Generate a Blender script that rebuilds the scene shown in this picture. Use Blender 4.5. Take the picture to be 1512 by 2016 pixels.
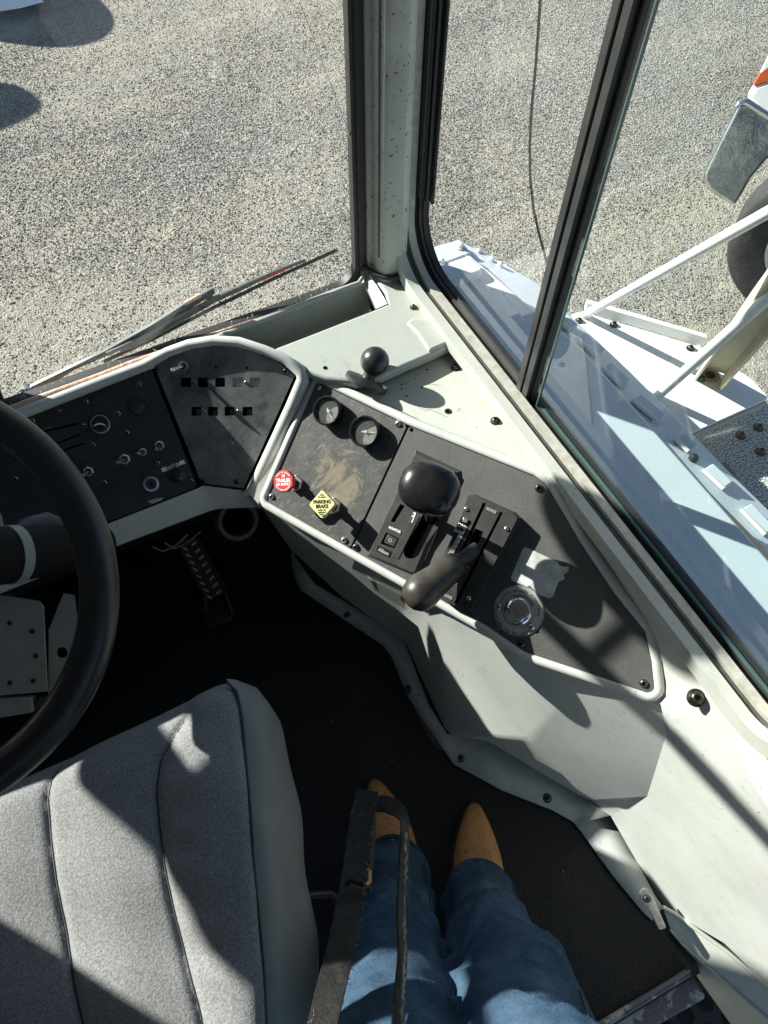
import bpy, bmesh, math, random
import numpy as np
from mathutils import Vector, Matrix

random.seed(7)
rng = np.random.default_rng(7)
for o in list(bpy.data.objects):
    bpy.data.objects.remove(o)
SC = bpy.context.scene
COL = SC.collection

# ------------------------------------------------------------------ camera
# focal length and the nadir point of the photograph (in photo pixels) give the pose
F, CX, CY, NX, NY, H = 1440.0, 756.0, 1008.0, 740.0, 1865.0, 1.6
def _c(x, y):
    return Vector((x - CX, y - CY, F)).normalized()
UP = -_c(NX, NY)
_a = _c(850, 553).cross(_c(1422, 1276))
FW = _a.cross(UP).normalized()
if FW.y > 0: FW = -FW
RT = FW.cross(UP)
RM = Matrix((RT, FW, UP))
CAMP = Vector((0, 0, H))

cam = bpy.data.cameras.new("camera")
camo = bpy.data.objects.new("camera", cam)
COL.objects.link(camo)
cam.sensor_fit = 'VERTICAL'
cam.sensor_height = 24.0
cam.sensor_width = 18.0
cam.lens = F / 2016.0 * 24.0
cam.clip_start, cam.clip_end = 0.02, 500
rx, ry, rz = RM @ Vector((1, 0, 0)), RM @ Vector((0, -1, 0)), RM @ Vector((0, 0, -1))
camo.matrix_world = Matrix(((rx.x, ry.x, rz.x, 0), (rx.y, ry.y, rz.y, 0), (rx.z, ry.z, rz.z, H), (0, 0, 0, 1)))
SC.camera = camo

# ------------------------------------------------------------------ light
SUN = Vector((0.525, -0.703, -0.48)).normalized()
world = bpy.data.worlds.new("World")
SC.world = world
world.use_nodes = True
wn = world.node_tree
sky = wn.nodes.new('ShaderNodeTexSky')
sky.sky_type = 'NISHITA'
sky.sun_disc = False
sky.sun_elevation = math.asin(-SUN.z)
sky.sun_rotation = math.atan2(-SUN.x, -SUN.y)
sky.altitude = 300
sky.air_density = 1.0
sky.dust_density = 0.6
bg = wn.nodes['Background']
bg.inputs[1].default_value = 0.06
wn.links.new(sky.outputs[0], bg.inputs[0])
sun = bpy.data.lights.new("sun", 'SUN')
sun.energy = 5.0
sun.angle = math.radians(0.55)
sun.color = (1.0, 0.975, 0.92)
suno = bpy.data.objects.new("sun", sun)
COL.objects.link(suno)
suno.rotation_euler = SUN.to_track_quat('-Z', 'Y').to_euler()
SC.view_settings.view_transform = 'Standard'
SC.view_settings.look = 'None'
SC.view_settings.exposure = 1.32
SC.view_settings.gamma = 1.0
SC.view_settings.use_curve_mapping = False
SC.render.resolution_x, SC.render.resolution_y = 768, 1024

# ------------------------------------------------------------------ geometry helpers
def ray(x, y): return RM @ _c(x, y)
def Z(x, y, z):
    d = ray(x, y); return CAMP + d * ((z - H) / d.z)
def Dm(x, y, dist): return CAMP + ray(x, y) * dist
def over(x, y, q):
    d = ray(x, y); t = (d.x * q[0] + d.y * q[1]) / (d.x * d.x + d.y * d.y); return CAMP + d * t
def proj(p):
    v = RM.transposed() @ (Vector(p) - CAMP); return (v.x / v.z * F + CX, v.y / v.z * F + CY)

class Plane:
    def __init__(s, o, n, xdir=None):
        s.o, s.n = Vector(o), Vector(n).normalized()
        x = Vector(xdir) if xdir is not None else Vector((1, 0, 0))
        s.u = (x - s.n * x.dot(s.n)).normalized(); s.v = s.n.cross(s.u)
    def hit(s, x, y, h=0.0):
        d = ray(x, y); o = s.o + s.n * h
        return CAMP + d * ((o - CAMP).dot(s.n) / d.dot(s.n))
    def p2(s, x, y, h=0.0):
        q = s.hit(x, y, h) - s.o; return (q.dot(s.u), q.dot(s.v))
    def at(s, a, b, h=0.0): return s.o + s.u * a + s.v * b + s.n * h
    def frame(s, p, x=None):
        u = s.u if x is None else (Vector(x) - s.n * Vector(x).dot(s.n)).normalized()
        v = s.n.cross(u)
        return Matrix(((u.x, v.x, s.n.x, p.x), (u.y, v.y, s.n.y, p.y), (u.z, v.z, s.n.z, p.z), (0, 0, 0, 1)))

def frame_of(p, n, x=(1, 0, 0)):
    return Plane(p, n, x).frame(Vector(p))

def area2(p): return 0.5 * sum(p[i][0] * p[(i + 1) % len(p)][1] - p[(i + 1) % len(p)][0] * p[i][1] for i in range(len(p)))
def ccw(p): return list(p) if area2(p) > 0 else list(reversed(p))
def rounded(p, r, seg=4):
    p = ccw(p); out = []; n = len(p)
    for i in range(n):
        a, b, c = Vector(p[i - 1]), Vector(p[i]), Vector(p[(i + 1) % n])
        e, f = (a - b), (c - b); le, lf = e.length, f.length
        if le < 1e-9 or lf < 1e-9: continue
        e /= le; f /= lf
        ang = e.angle(f, math.pi)
        if ang > math.radians(172): out.append((b.x, b.y)); continue
        d = min(r / math.tan(ang / 2), le * .45, lf * .45); rr = d * math.tan(ang / 2)
        cen = b + (e + f).normalized() * (rr / math.sin(ang / 2))
        a0 = math.atan2(*(b + e * d - cen).yx); a1 = math.atan2(*(b + f * d - cen).yx)
        da = (a1 - a0 + math.pi) % (2 * math.pi) - math.pi
        for k in range(seg + 1):
            t = a0 + da * k / seg; out.append((cen.x + rr * math.cos(t), cen.y + rr * math.sin(t)))
    return out
def offset(p, d):
    p = ccw(p); n = len(p); out = []
    for i in range(n):
        a, b, c = Vector(p[i - 1]), Vector(p[i]), Vector(p[(i + 1) % n])
        e1, e2 = (b - a).normalized(), (c - b).normalized()
        n1, n2 = Vector((e1.y, -e1.x)), Vector((e2.y, -e2.x))
        m = (n1 + n2); m = m / max(m.length_squared / 2, .4)
        out.append((b.x + m.x * d, b.y + m.y * d))
    return out

MATS = {}
def link(o, parent=None):
    COL.objects.link(o)
    if parent is not None:
        o.parent = parent
        o.matrix_parent_inverse = Matrix.Translation(-parent.location)
    return o
def mesh(name, vs, fs, m, parent=None, smooth=False, bevel=0, bseg=2, auto=None, mats=None, fm=None, sub=0):
    me = bpy.data.meshes.new(name)
    me.from_pydata([tuple(v) for v in vs], [], [tuple(f) for f in fs])
    bm = bmesh.new(); bm.from_mesh(me)
    bmesh.ops.recalc_face_normals(bm, faces=bm.faces); bm.to_mesh(me); bm.free()
    for k in (mats or [m]): me.materials.append(MATS[k])
    if fm:
        for i, k in enumerate(fm): me.polygons[i].material_index = k
    if smooth:
        me.polygons.foreach_set('use_smooth', [True] * len(me.polygons))
        if auto is not None: me.set_sharp_from_angle(angle=math.radians(auto))
    o = bpy.data.objects.new(name, me); link(o, parent)
    if sub:
        s = o.modifiers.new('s', 'SUBSURF'); s.levels = s.render_levels = sub
    if bevel:
        b = o.modifiers.new('b', 'BEVEL'); b.width = bevel; b.segments = bseg; b.limit_method = 'ANGLE'
        b.angle_limit = math.radians(35); b.harden_normals = False
        me.polygons.foreach_set('use_smooth', [True] * len(me.polygons))
        me.set_sharp_from_angle(angle=math.radians(50))
    return o
def place(name, me, M, parent=None):
    o = bpy.data.objects.new(name, me); link(o, parent)
    o.matrix_basis = M.copy() if parent is None else M.copy()
    return o
def prism(poly3, vec):
    n = len(poly3); v = [Vector(p) for p in poly3]; w = [p + Vector(vec) for p in v]
    fs = [tuple(range(n)), tuple(range(2 * n - 1, n - 1, -1))] + [(i, (i + 1) % n, n + (i + 1) % n, n + i) for i in range(n)]
    return v + w, fs
def slab(name, pl, pts, h0, h1, m, parent=None, bevel=0, **k):
    v, f = prism([pl.at(a, b, h0) for a, b in ccw(pts)], pl.n * (h1 - h0))
    return mesh(name, v, f, m, parent, bevel=bevel, **k)
def pslab(name, pl, px, h0, h1, m, parent=None, r=0, bevel=0, at=None, **k):
    pts = [pl.p2(x, y, h1 if at is None else at) for x, y in px]
    if r: pts = rounded(pts, r)
    return slab(name, pl, pts, h0, h1, m, parent, bevel, **k)
def holed(name, pl, outer, holes, h, th, m, parent=None):
    bm = bmesh.new(); ed = []
    for lp in [outer] + holes:
        vs = [bm.verts.new(pl.at(a, b, h)) for a, b in lp]
        ed += [bm.edges.new((vs[i], vs[(i + 1) % len(vs)])) for i in range(len(vs))]
    bmesh.ops.triangle_fill(bm, edges=ed, use_beauty=True, use_dissolve=False, normal=pl.n)
    for f in bm.faces:
        f.normal_update()
        if f.normal.dot(pl.n) < 0: f.normal_flip()
    r = bmesh.ops.extrude_face_region(bm, geom=list(bm.faces))
    for e in r['geom']:
        if isinstance(e, bmesh.types.BMVert): e.co -= pl.n * th
    bmesh.ops.recalc_face_normals(bm, faces=bm.faces)
    me = bpy.data.meshes.new(name); bm.to_mesh(me); bm.free(); me.materials.append(MATS[m])
    return link(bpy.data.objects.new(name, me), parent)
def tube_vf(path, rad, seg=12, cap=True, flat=1.0, upv=None):
    path = [Vector(p) for p in path]; n = len(path)
    rad = rad if isinstance(rad, (list, tuple)) else [rad] * n
    vs, fs = [], []; prev = None
    for i in range(n):
        t = (path[min(i + 1, n - 1)] - path[max(i - 1, 0)]).normalized()
        if prev is None:
            a = Vector(upv) if upv is not None else (Vector((0, 0, 1)) if abs(t.z) < .9 else Vector((1, 0, 0)))
            a = (a - t * a.dot(t)).normalized()
        else: a = (prev - t * prev.dot(t)).normalized()
        prev = a; b = t.cross(a)
        for k in range(seg):
            q = 2 * math.pi * k / seg; vs.append(path[i] + (a * math.cos(q) + b * math.sin(q) * flat) * rad[i])
    for i in range(n - 1):
        for k in range(seg): fs.append((i * seg + k, i * seg + (k + 1) % seg, (i + 1) * seg + (k + 1) % seg, (i + 1) * seg + k))
    if cap: fs += [tuple(range(seg)), tuple(range((n - 1) * seg, n * seg))]
    return vs, fs
def tube(name, path, rad, m, parent=None, seg=12, **k):
    v, f = tube_vf(path, rad, seg, **k); return mesh(name, v, f, m, parent, smooth=True, auto=50)
def lathe_vf(prof, M, seg=24, cap=True):
    vs, fs = [], []; n = len(prof)
    for r, z in prof:
        for k in range(seg):
            q = 2 * math.pi * k / seg; vs.append(M @ Vector((r * math.cos(q), r * math.sin(q), z)))
    for i in range(n - 1):
        for k in range(seg): fs.append((i * seg + k, i * seg + (k + 1) % seg, (i + 1) * seg + (k + 1) % seg, (i + 1) * seg + k))
    if cap: fs += [tuple(range(seg)), tuple(range((n - 1) * seg, n * seg))]
    return vs, fs
def lathe(name, prof, M, m, parent=None, seg=24, auto=40, cap=True, **k):
    v, f = lathe_vf(prof, M, seg, cap); return mesh(name, v, f, m, parent, smooth=True, auto=auto, **k)
def boxvf(M, x0, x1, y0, y1, z0, z1):
    v = [M @ Vector((x, y, z)) for z in (z0, z1) for y in (y0, y1) for x in (x0, x1)]
    return v, [(0, 1, 3, 2), (4, 5, 7, 6), (0, 1, 5, 4), (2, 3, 7, 6), (0, 2, 6, 4), (1, 3, 7, 5)]
def box(name, x0, x1, y0, y1, z0, z1, m, parent=None, bevel=0, M=Matrix(), **k):
    v, f = boxvf(M, x0, x1, y0, y1, z0, z1); return mesh(name, v, f, m, parent, bevel=bevel, **k)
def merge(parts):
    vs, fs = [], []
    for v, f in parts:
        o = len(vs); vs += list(v); fs += [tuple(i + o for i in q) for q in f]
    return vs, fs
def sweep(name, prof, path, xax, m, parent=None, smooth=True, closed_prof=True, auto=40):
    """prof = (x, o): x along fixed xax, o along outward normal = tangent x xax"""
    path = [Vector(p) for p in path]; xax = Vector(xax); n = len(path); k = len(prof); vs, fs = [], []
    for i in range(n):
        t1 = (path[i] - path[max(i - 1, 0)]); t2 = (path[min(i + 1, n - 1)] - path[i])
        t = (t1.normalized() + t2.normalized()).normalized()
        o = t.cross(xax).normalized()
        for a, b in prof: vs.append(path[i] + xax * a + o * b)
    for i in range(n - 1):
        for j in range(k if closed_prof else k - 1): fs.append((i * k + j, i * k + (j + 1) % k, (i + 1) * k + (j + 1) % k, (i + 1) * k + j))
    if closed_prof: fs += [tuple(range(k)), tuple(range((n - 1) * k, n * k))]
    return mesh(name, vs, fs, m, parent, smooth=smooth, auto=auto)
def text(name, body, M, size, m, parent=None, bold=0.0, sx=1.0, spacing=1.0, arc=None):
    cu = bpy.data.curves.new(name, 'FONT'); cu.body = body; cu.size = size
    cu.align_x = 'CENTER'; cu.align_y = 'CENTER'; cu.offset = bold; cu.space_character = spacing
    cu.extrude = 0.0001; cu.resolution_u = 3
    o = bpy.data.objects.new(name, cu); COL.objects.link(o)
    dg = bpy.context.evaluated_depsgraph_get()
    me = bpy.data.meshes.new_from_object(o.evaluated_get(dg)); bpy.data.objects.remove(o)
    n = len(me.vertices); co = np.empty(n * 3, 'f'); me.vertices.foreach_get('co', co); co = co.reshape(-1, 3)
    co[:, 0] *= sx
    if arc is not None:      # bend round a circle: radius, start angle (centre), direction
        r, a0, sgn = arc
        th = a0 - sgn * co[:, 0] / r; rr = r + sgn * co[:, 1]
        co = np.stack([rr * np.cos(th), rr * np.sin(th), co[:, 2]], 1)
    me.vertices.foreach_set('co', co.astype('f').ravel()); me.update()
    me.materials.clear(); me.materials.append(MATS[m])
    return place(name, me, M, parent)
def thing(name, label, cat, loc=(0, 0, 0), group=None):
    o = bpy.data.objects.new(name, None); o.empty_display_size = .05; COL.objects.link(o)
    o.location = Vector(loc); tag(o, label, cat, group); return o
def tag(o, label, cat, group=None):
    o['label'] = label; o['category'] = cat
    if group: o['group'] = group
    return o

# ------------------------------------------------------------------ materials
class NT:
    def __init__(s, name):
        s.m = bpy.data.materials.new(name); s.m.use_nodes = True; s.t = s.m.node_tree
        s.b = s.t.nodes['Principled BSDF']; MATS[name] = s.m
        s.tc = s.t.nodes.new('ShaderNodeTexCoord'); s.co = s.tc.outputs['Object']
    def n(s, t, **k):
        x = s.t.nodes.new(t)
        for a, v in k.items(): setattr(x, a, v)
        return x
    def l(s, a, b): s.t.links.new(a, b)
    def mapped(s, sc):
        x = s.n('ShaderNodeMapping'); x.inputs['Scale'].default_value = sc; s.l(s.co, x.inputs[0]); return x.outputs[0]
    def noise(s, sc, det=4, rough=.6, vec=None, dist=0):
        x = s.n('ShaderNodeTexNoise'); x.inputs['Scale'].default_value = sc; x.inputs['Detail'].default_value = det
        x.inputs['Roughness'].default_value = rough; x.inputs['Distortion'].default_value = dist
        s.l(vec or s.co, x.inputs['Vector']); return x.outputs['Fac']
    def voro(s, sc, feat='F1', vec=None, out='Distance'):
        x = s.n('ShaderNodeTexVoronoi', feature=feat); x.inputs['Scale'].default_value = sc
        s.l(vec or s.co, x.inputs['Vector']); return x.outputs[out]
    def ramp(s, fac, stops):
        x = s.n('ShaderNodeValToRGB'); e = x.color_ramp.elements
        while len(e) < len(stops): e.new(.5)
        for i, (p, c) in enumerate(stops):
            e[i].position = p; e[i].color = (c, c, c, 1) if isinstance(c, (int, float)) else (*c, 1)
        s.l(fac, x.inputs[0]); return x.outputs[0]
    def mix(s, fac, a, b, blend='MIX'):
        x = s.n('ShaderNodeMix', data_type='RGBA', blend_type=blend)
        for v, i in ((fac, 0), (a, 6), (b, 7)):
            if isinstance(v, (int, float)): x.inputs[i].default_value = v
            elif isinstance(v, tuple): x.inputs[i].default_value = (*v, 1)
            else: s.l(v, x.inputs[i])
        return x.outputs[2]
    def math(s, op, a, b=0.0):
        x = s.n('ShaderNodeMath', operation=op)
        for v, i in ((a, 0), (b, 1)):
            if isinstance(v, (int, float)): x.inputs[i].default_value = v
            else: s.l(v, x.inputs[i])
        return x.outputs[0]
    def bump(s, fac, strength, dist=.001, prev=None):
        x = s.n('ShaderNodeBump'); x.inputs['Strength'].default_value = strength; x.inputs['Distance'].default_value = dist
        s.l(fac, x.inputs['Height'])
        if prev: s.l(prev, x.inputs['Normal'])
        s.l(x.outputs[0], s.b.inputs['Normal']); return x.outputs[0]
    def base(s, c):
        if isinstance(c, tuple): s.b.inputs['Base Color'].default_value = (*c, 1)
        else: s.l(c, s.b.inputs['Base Color'])
    def rough(s, r):
        if isinstance(r, (int, float)): s.b.inputs['Roughness'].default_value = r
        else: s.l(r, s.b.inputs['Roughness'])
    def spec(s, v): s.b.inputs['Specular IOR Level'].default_value = v
    def metal(s, v): s.b.inputs['Metallic'].default_value = v

def paint(name, col, dirt=(.16, .15, .11), rough=.42, amount=.5, speck=.5, scale=6):
    t = NT(name)
    a = t.ramp(t.noise(scale, 6, .65), [(.40, 0), (.68, amount)])
    c = t.mix(a, col, tuple(x * .72 + d * .18 for x, d in zip(col, dirt)))
    sp = t.ramp(t.noise(190, 2, .55), [(.675, 0), (.70, speck)])
    sp = t.math('MULTIPLY', sp, t.ramp(t.noise(7, 3, .6), [(.45, .0), (.62, 1)]))
    c = t.mix(sp, c, dirt)
    st = t.ramp(t.noise(60, 5, .75, vec=t.mapped((1, .25, 1))), [(.56, 0), (.72, .55 * amount)])
    c = t.mix(st, c, tuple(x * .5 for x in col))
    t.base(c); t.rough(t.ramp(t.noise(25, 4), [(.3, rough - .1), (.8, rough + .2)]))
    t.bump(t.noise(220, 3, .5), .12, .0006)
    return t
paint('cab_paint', (.50, .52, .46), amount=.7, speck=.85)
t = paint('pillar_paint', (.47, .50, .455), amount=1.0, speck=0, rough=.45, scale=9)
_old = t.b.inputs['Base Color'].links[0].from_socket
t.base(t.mix(t.ramp(t.noise(150, 2, .5), [(.665, 0), (.685, .9)]), _old, (.05, .05, .045)))
paint('shelf_plastic', (.40, .43, .385), amount=.5, speck=.85, rough=.4)
paint('headliner', (.17, .175, .18), rough=.8, amount=.2, speck=.1)
paint('grey_plastic', (.545, .57, .53), amount=.6, speck=.75, rough=.38)
paint('grimy_paint', (.47, .50, .47), dirt=(.05, .05, .045), amount=.9, speck=.9, rough=.55, scale=14)
paint('hood_paint', (.58, .63, .685), rough=.3, amount=.15, speck=.25)
paint('platform_paint', (.78, .78, .76), rough=.4, amount=.2, speck=.35)
paint('cream_paint', (.62, .58, .40), rough=.5, amount=.4, speck=.5)
paint('truck_white', (.8, .8, .78), rough=.25, amount=.1, speck=.1)
paint('truck_orange', (.55, .10, .03), rough=.25, amount=.2, speck=.1)
paint('kick_paint', (.42, .44, .41), dirt=(.03, .03, .03), amount=.8, speck=.6, rough=.6)
def simple(name, col, rough=.5, metal=0, bump=None, var=None, spec=.5):
    t = NT(name)
    if var: t.base(t.mix(t.ramp(t.noise(var[0], 5, .65), [(.35, 0), (.7, 1)]), col, var[1]))
    else: t.base(col)
    t.rough(rough); t.metal(metal); t.spec(spec)
    if bump: t.bump(t.noise(bump[0], 4, .6), bump[1], bump[2] if len(bump) > 2 else .001)
    return t
simple('rubber', (.018, .019, .02), .55, var=(30, (.03, .03, .03)), bump=(150, .15))
simple('rubber_grey', (.05, .052, .048), .5, var=(40, (.09, .085, .07)), bump=(150, .2))
simple('black_plastic', (.03, .03, .029), .42, var=(35, (.05, .05, .045)), bump=(700, .25, .0006))
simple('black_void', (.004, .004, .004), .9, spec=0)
simple('gloss_black', (.012, .012, .013), .22, var=(50, (.02, .02, .02)))
simple('column_black', (.008, .008, .009), .7, spec=.15)
simple('wheel_black', (.017, .019, .021), .36, bump=(300, .1))
simple('dark_metal', (.03, .03, .031), .4, metal=.3, var=(30, (.05, .05, .05)))
simple('sash_black', (.035, .04, .04), .35, metal=.2, var=(25, (.06, .062, .06)))
simple('zinc', (.72, .72, .69), .3, metal=.9, var=(80, (.42, .40, .36)))
simple('screw_dark', (.12, .115, .1), .38, metal=.9, var=(150, (.04, .035, .03)))
simple('chrome', (.8, .8, .8), .06, metal=1)
simple('alu', (.50, .50, .43), .5, metal=.1, var=(60, (.34, .33, .27)), bump=(120, .25))
simple('brass_tan', (.42, .26, .1), .5, metal=.5)
simple('white_print', (.78, .78, .76), .5)
simple('grey_print', (.3, .3, .29), .5)
simple('black_print', (.012, .012, .012), .5)
simple('red_plastic', (.52, .025, .03), .4, var=(60, (.6, .05, .05)))
simple('yellow_plastic', (.80, .74, .32), .42, var=(60, (.72, .66, .3)))
simple('foam_strip', (.62, .36, .25), .9, var=(60, (.55, .45, .36)), bump=(90, .8, .004))
simple('cord_wire', (.26, .23, .18), .6, var=(200, (.08, .07, .06)))
simple('fibre', (.6, .6, .55), .8)
simple('sticker', (.55, .57, .60), .6, var=(40, (.30, .34, .24)))
simple('wood_brown', (.10, .08, .055), .8, var=(60, (.05, .045, .04)))
simple('pipe_white', (.76, .76, .74), .4, var=(20, (.68, .68, .65)))
simple('handle_brown', (.026, .024, .021), .38, var=(45, (.065, .057, .045)), bump=(160, .25))
simple('ball_black', (.016, .017, .018), .34, bump=(260, .2), var=(70, (.03, .03, .03)))
simple('tyre', (.022, .022, .022), .8, var=(14, (.045, .044, .04)), bump=(40, .4, .01))
simple('dull_chrome', (.78, .78, .76), .16, metal=1.0, var=(9, (.5, .49, .46)), bump=(14, .3, .01))
simple('wiper_grey', (.12, .135, .135), .5, var=(40, (.06, .07, .07)))
simple('trailer_dark', (.02, .02, .022), .7)
# textured black console panel with worn brown area handled by separate material
t = NT('panel_black')
c = t.mix(t.ramp(t.noise(9, 5, .7), [(.4, 0), (.75, 1)]), (.058, .060, .056), (.095, .096, .087))
c = t.mix(t.ramp(t.noise(420, 2, .6), [(.55, 0), (.72, .8)]), c, (.11, .11, .1))
t.base(c); t.rough(.55); t.bump(t.noise(520, 2, .5), .5, .0012)
t = NT('panel_worn')
c = t.mix(t.ramp(t.noise(420, 2, .6), [(.55, 0), (.72, .7)]), (.055, .057, .053), (.11, .11, .1))
sc = t.ramp(t.noise(55, 5, .8, vec=t.mapped((1, 3, 1)), dist=1.2), [(.56, 0), (.62, .8)])
c = t.mix(sc, c, (.17, .175, .155))
# worn patch around a point on the panel
WP = t.n('ShaderNodeVectorMath', operation='SUBTRACT'); t.l(t.co, WP.inputs[0])
WPC = WP
ln = t.n('ShaderNodeVectorMath', operation='LENGTH'); t.l(WP.outputs[0], ln.inputs[0])
nz = t.math('MULTIPLY', t.math('SUBTRACT', t.noise(15, 7, .75, dist=1.2), .5), .23)
wr = t.ramp(t.math('ADD', ln.outputs['Value'], nz), [(.030, 1), (.046, 0)])
c = t.mix(t.math('MULTIPLY', wr, t.ramp(t.noise(110, 4, .8, dist=1), [(.3, .55), (.6, .95)])), c, (.20, .165, .115))
t.base(c); t.rough(t.ramp(t.noise(40, 4), [(.3, .35), (.7, .6)])); t.bump(t.noise(520, 2, .5), .3, .001)
PANEL_WORN_SUB = WPC
t = NT('dash_black')
t.base(t.mix(t.ramp(t.noise(20, 5, .7), [(.45, 0), (.75, 1)]), (.016, .018, .021), (.034, .037, .040)))
t.rough(.42); t.bump(t.noise(600, 2), .2, .0006)
t = NT('dash_scuffed')
c = t.mix(t.ramp(t.noise(13, 6, .75, dist=.8), [(.33, 0), (.68, 1)]), (.065, .07, .071), (.26, .275, .265))
c = t.mix(t.ramp(t.noise(120, 5, .8, dist=2), [(.66, 0), (.72, .8)]), c, (.3, .31, .29))
t.base(c); t.rough(t.ramp(t.noise(18, 5), [(.3, .28), (.7, .55)])); t.spec(.6)
t = NT('floor_mat')
t.base(t.mix(t.ramp(t.noise(7, 6, .7), [(.5, 0), (.8, 1)]), (.010, .011, .0125), (.026, .0245, .021)))
t.spec(.3); t.rough(.6); t.bump(t.voro(240), .6, .002)
# seat fabric: twill weave
def fabric(name, a, b, sc=520, st=.9, sheen=.2, wv=.45):
    t = NT(name)
    w = t.n('ShaderNodeTexWave', wave_type='BANDS', bands_direction='DIAGONAL'); w.inputs['Scale'].default_value = sc * 1.1
    w.inputs['Distortion'].default_value = 1.5; w.inputs['Detail'].default_value = 2; t.l(t.co, w.inputs['Vector'])
    n1 = t.noise(sc, 3, .7)
    f = t.math('ADD', t.math('MULTIPLY', w.outputs['Fac'], wv), t.math('MULTIPLY', n1, 1.05 - wv))
    c = t.mix(t.ramp(f, [(.3, 0), (.75, 1)]), a, b)
    c = t.mix(t.ramp(t.noise(9, 5, .7), [(.4, .0), (.8, .35)]), c, tuple(x * .8 for x in a))
    t.base(c); t.rough(.95); t.spec(.05); t.b.inputs['Sheen Weight'].default_value = sheen
    t.bump(f, st, .0012)
    return t
fabric('seat_fabric', (.13, .135, .138), (.40, .405, .395), sc=330, st=1.0, wv=.12)
t = fabric('denim', (.016, .036, .066), (.058, .105, .165), sc=420, st=1.0, sheen=0, wv=.15)
_old = t.b.inputs['Base Color'].links[0].from_socket
t.base(t.mix(t.ramp(t.noise(11, 5, .7), [(.45, 0), (.75, .55)]), _old, (.13, .20, .285)))
t = simple('vinyl_grey', (.19, .205, .205), .5, var=(10, (.24, .255, .25)), bump=(420, .25, .0008))
t = simple('vinyl_dark', (.03, .035, .045), .5, var=(10, (.05, .055, .065)))
t = NT('boot_leather')
v = t.voro(100)
dots = t.ramp(v, [(.0, 1), (.15, .75), (.24, 0)])
c = t.mix(t.ramp(t.noise(14, 5, .6), [(.3, 0), (.75, 1)]), (.52, .26, .095), (.38, .175, .058))
c = t.mix(t.math('MULTIPLY', dots, .7), c, (.13, .05, .016))
t.base(c); t.rough(.5); b1 = t.bump(dots, .7, .003); t.bump(t.noise(300, 3), .15, .0008, b1)
simple('boot_sole', (.035, .02, .012), .6)
t = NT('strap_leather')
t.base(t.mix(t.ramp(t.noise(70, 5, .75), [(.5, 0), (.8, 1)]), (.012, .012, .011), (.05, .05, .045)))
t.rough(.6); t.spec(.3); t.bump(t.noise(220, 5, .8), .8, .002)
simple('strap_edge', (.30, .29, .26), .9, bump=(300, .6), var=(120, (.08, .08, .07)))
# checked grit deck
t = NT('grit_deck')
c = t.mix(t.ramp(t.noise(230, 3, .65), [(.44, 0), (.52, 1)]), (.06, .06, .06), (.62, .62, .60))
t.base(c); t.rough(.85); t.bump(t.noise(130, 3, .6), .8, .004)
# scraped threshold
t = NT('threshold')
c = t.mix(t.ramp(t.noise(16, 6, .7, dist=.5), [(.52, 0), (.55, 1)]), (.10, .105, .14), (.36, .37, .34))
c = t.mix(t.ramp(t.noise(120, 4, .7), [(.62, 0), (.7, .8)]), c, (.05, .045, .04))
t.base(c); t.rough(.5)
# gauge dial
simple('dial_dust', (.20, .205, .20), .35, var=(220, (.40, .405, .39)))
# gravel
def stone_cols(t, colv):
    h = t.n('ShaderNodeSeparateColor'); t.l(colv, h.inputs[0])
    c = t.ramp(h.outputs[0], [(0, (.10, .10, .10)), (.22, (.20, .195, .18)), (.5, (.31, .30, .27)), (.8, (.42, .405, .36)), (1, (.60, .58, .53))])
    return t.mix(t.math('MULTIPLY', h.outputs[1], .35), c, (.33, .28, .21))
t = NT('gravel')
warp = t.n('ShaderNodeVectorMath', operation='ADD')
nn = t.n('ShaderNodeTexNoise'); nn.inputs['Scale'].default_value = 30; t.l(t.co, nn.inputs['Vector'])
sc_ = t.n('ShaderNodeVectorMath', operation='SCALE'); sc_.inputs['Scale'].default_value = .02; t.l(nn.outputs['Color'], sc_.inputs[0])
t.l(t.co, warp.inputs[0]); t.l(sc_.outputs[0], warp.inputs[1])
vec = warp.outputs[0]
vo = t.n('ShaderNodeTexVoronoi'); vo.inputs['Scale'].default_value = 95; t.l(vec, vo.inputs['Vector'])
vo2 = t.n('ShaderNodeTexVoronoi'); vo2.inputs['Scale'].default_value = 190; t.l(vec, vo2.inputs['Vector'])
c = t.mix(t.ramp(vo.outputs['Distance'], [(.45, 0), (.62, 1)]), stone_cols(t, vo.outputs['Color']), stone_cols(t, vo2.outputs['Color']))
gap = t.ramp(vo.outputs['Distance'], [(.45, 0), (.8, .75)])
c = t.mix(gap, c, (.20, .185, .15))
drt = t.ramp(t.noise(.9, 6, .7, vec=t.mapped((.55, 1.25, 1)), dist=.6), [(.42, 0), (.66, .8)])
c = t.mix(drt, c, (.39, .35, .27))
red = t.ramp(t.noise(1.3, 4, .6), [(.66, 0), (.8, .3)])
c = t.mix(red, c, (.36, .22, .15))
t.base(c); t.rough(.9); t.spec(.2)
hh = t.math('SUBTRACT', 1.0, vo.outputs['Distance']); hh2 = t.math('SUBTRACT', 1.0, vo2.outputs['Distance'])
b1 = t.bump(hh, .7, .006); b2 = t.bump(hh2, .6, .004, b1); t.bump(t.noise(3, 5), .6, .06, b2)
t = NT('stones')
at = t.n('ShaderNodeAttribute', attribute_name='tone')
c = t.ramp(at.outputs['Fac'], [(0, (.13, .13, .13)), (.2, (.20, .20, .195)), (.5, (.30, .298, .285)), (.8, (.40, .395, .375)), (1, (.58, .57, .55))])
drt = t.ramp(t.noise(.9, 6, .7, vec=t.mapped((.55, 1.25, 1)), dist=.6), [(.42, 0), (.66, .75)])
c = t.mix(drt, c, (.375, .352, .295))
tk = t.ramp(t.noise(.9, 5, .65, vec=t.mapped((.35, 1.7, 1)), dist=.5), [(.44, .85), (.55, 0)])
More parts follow.
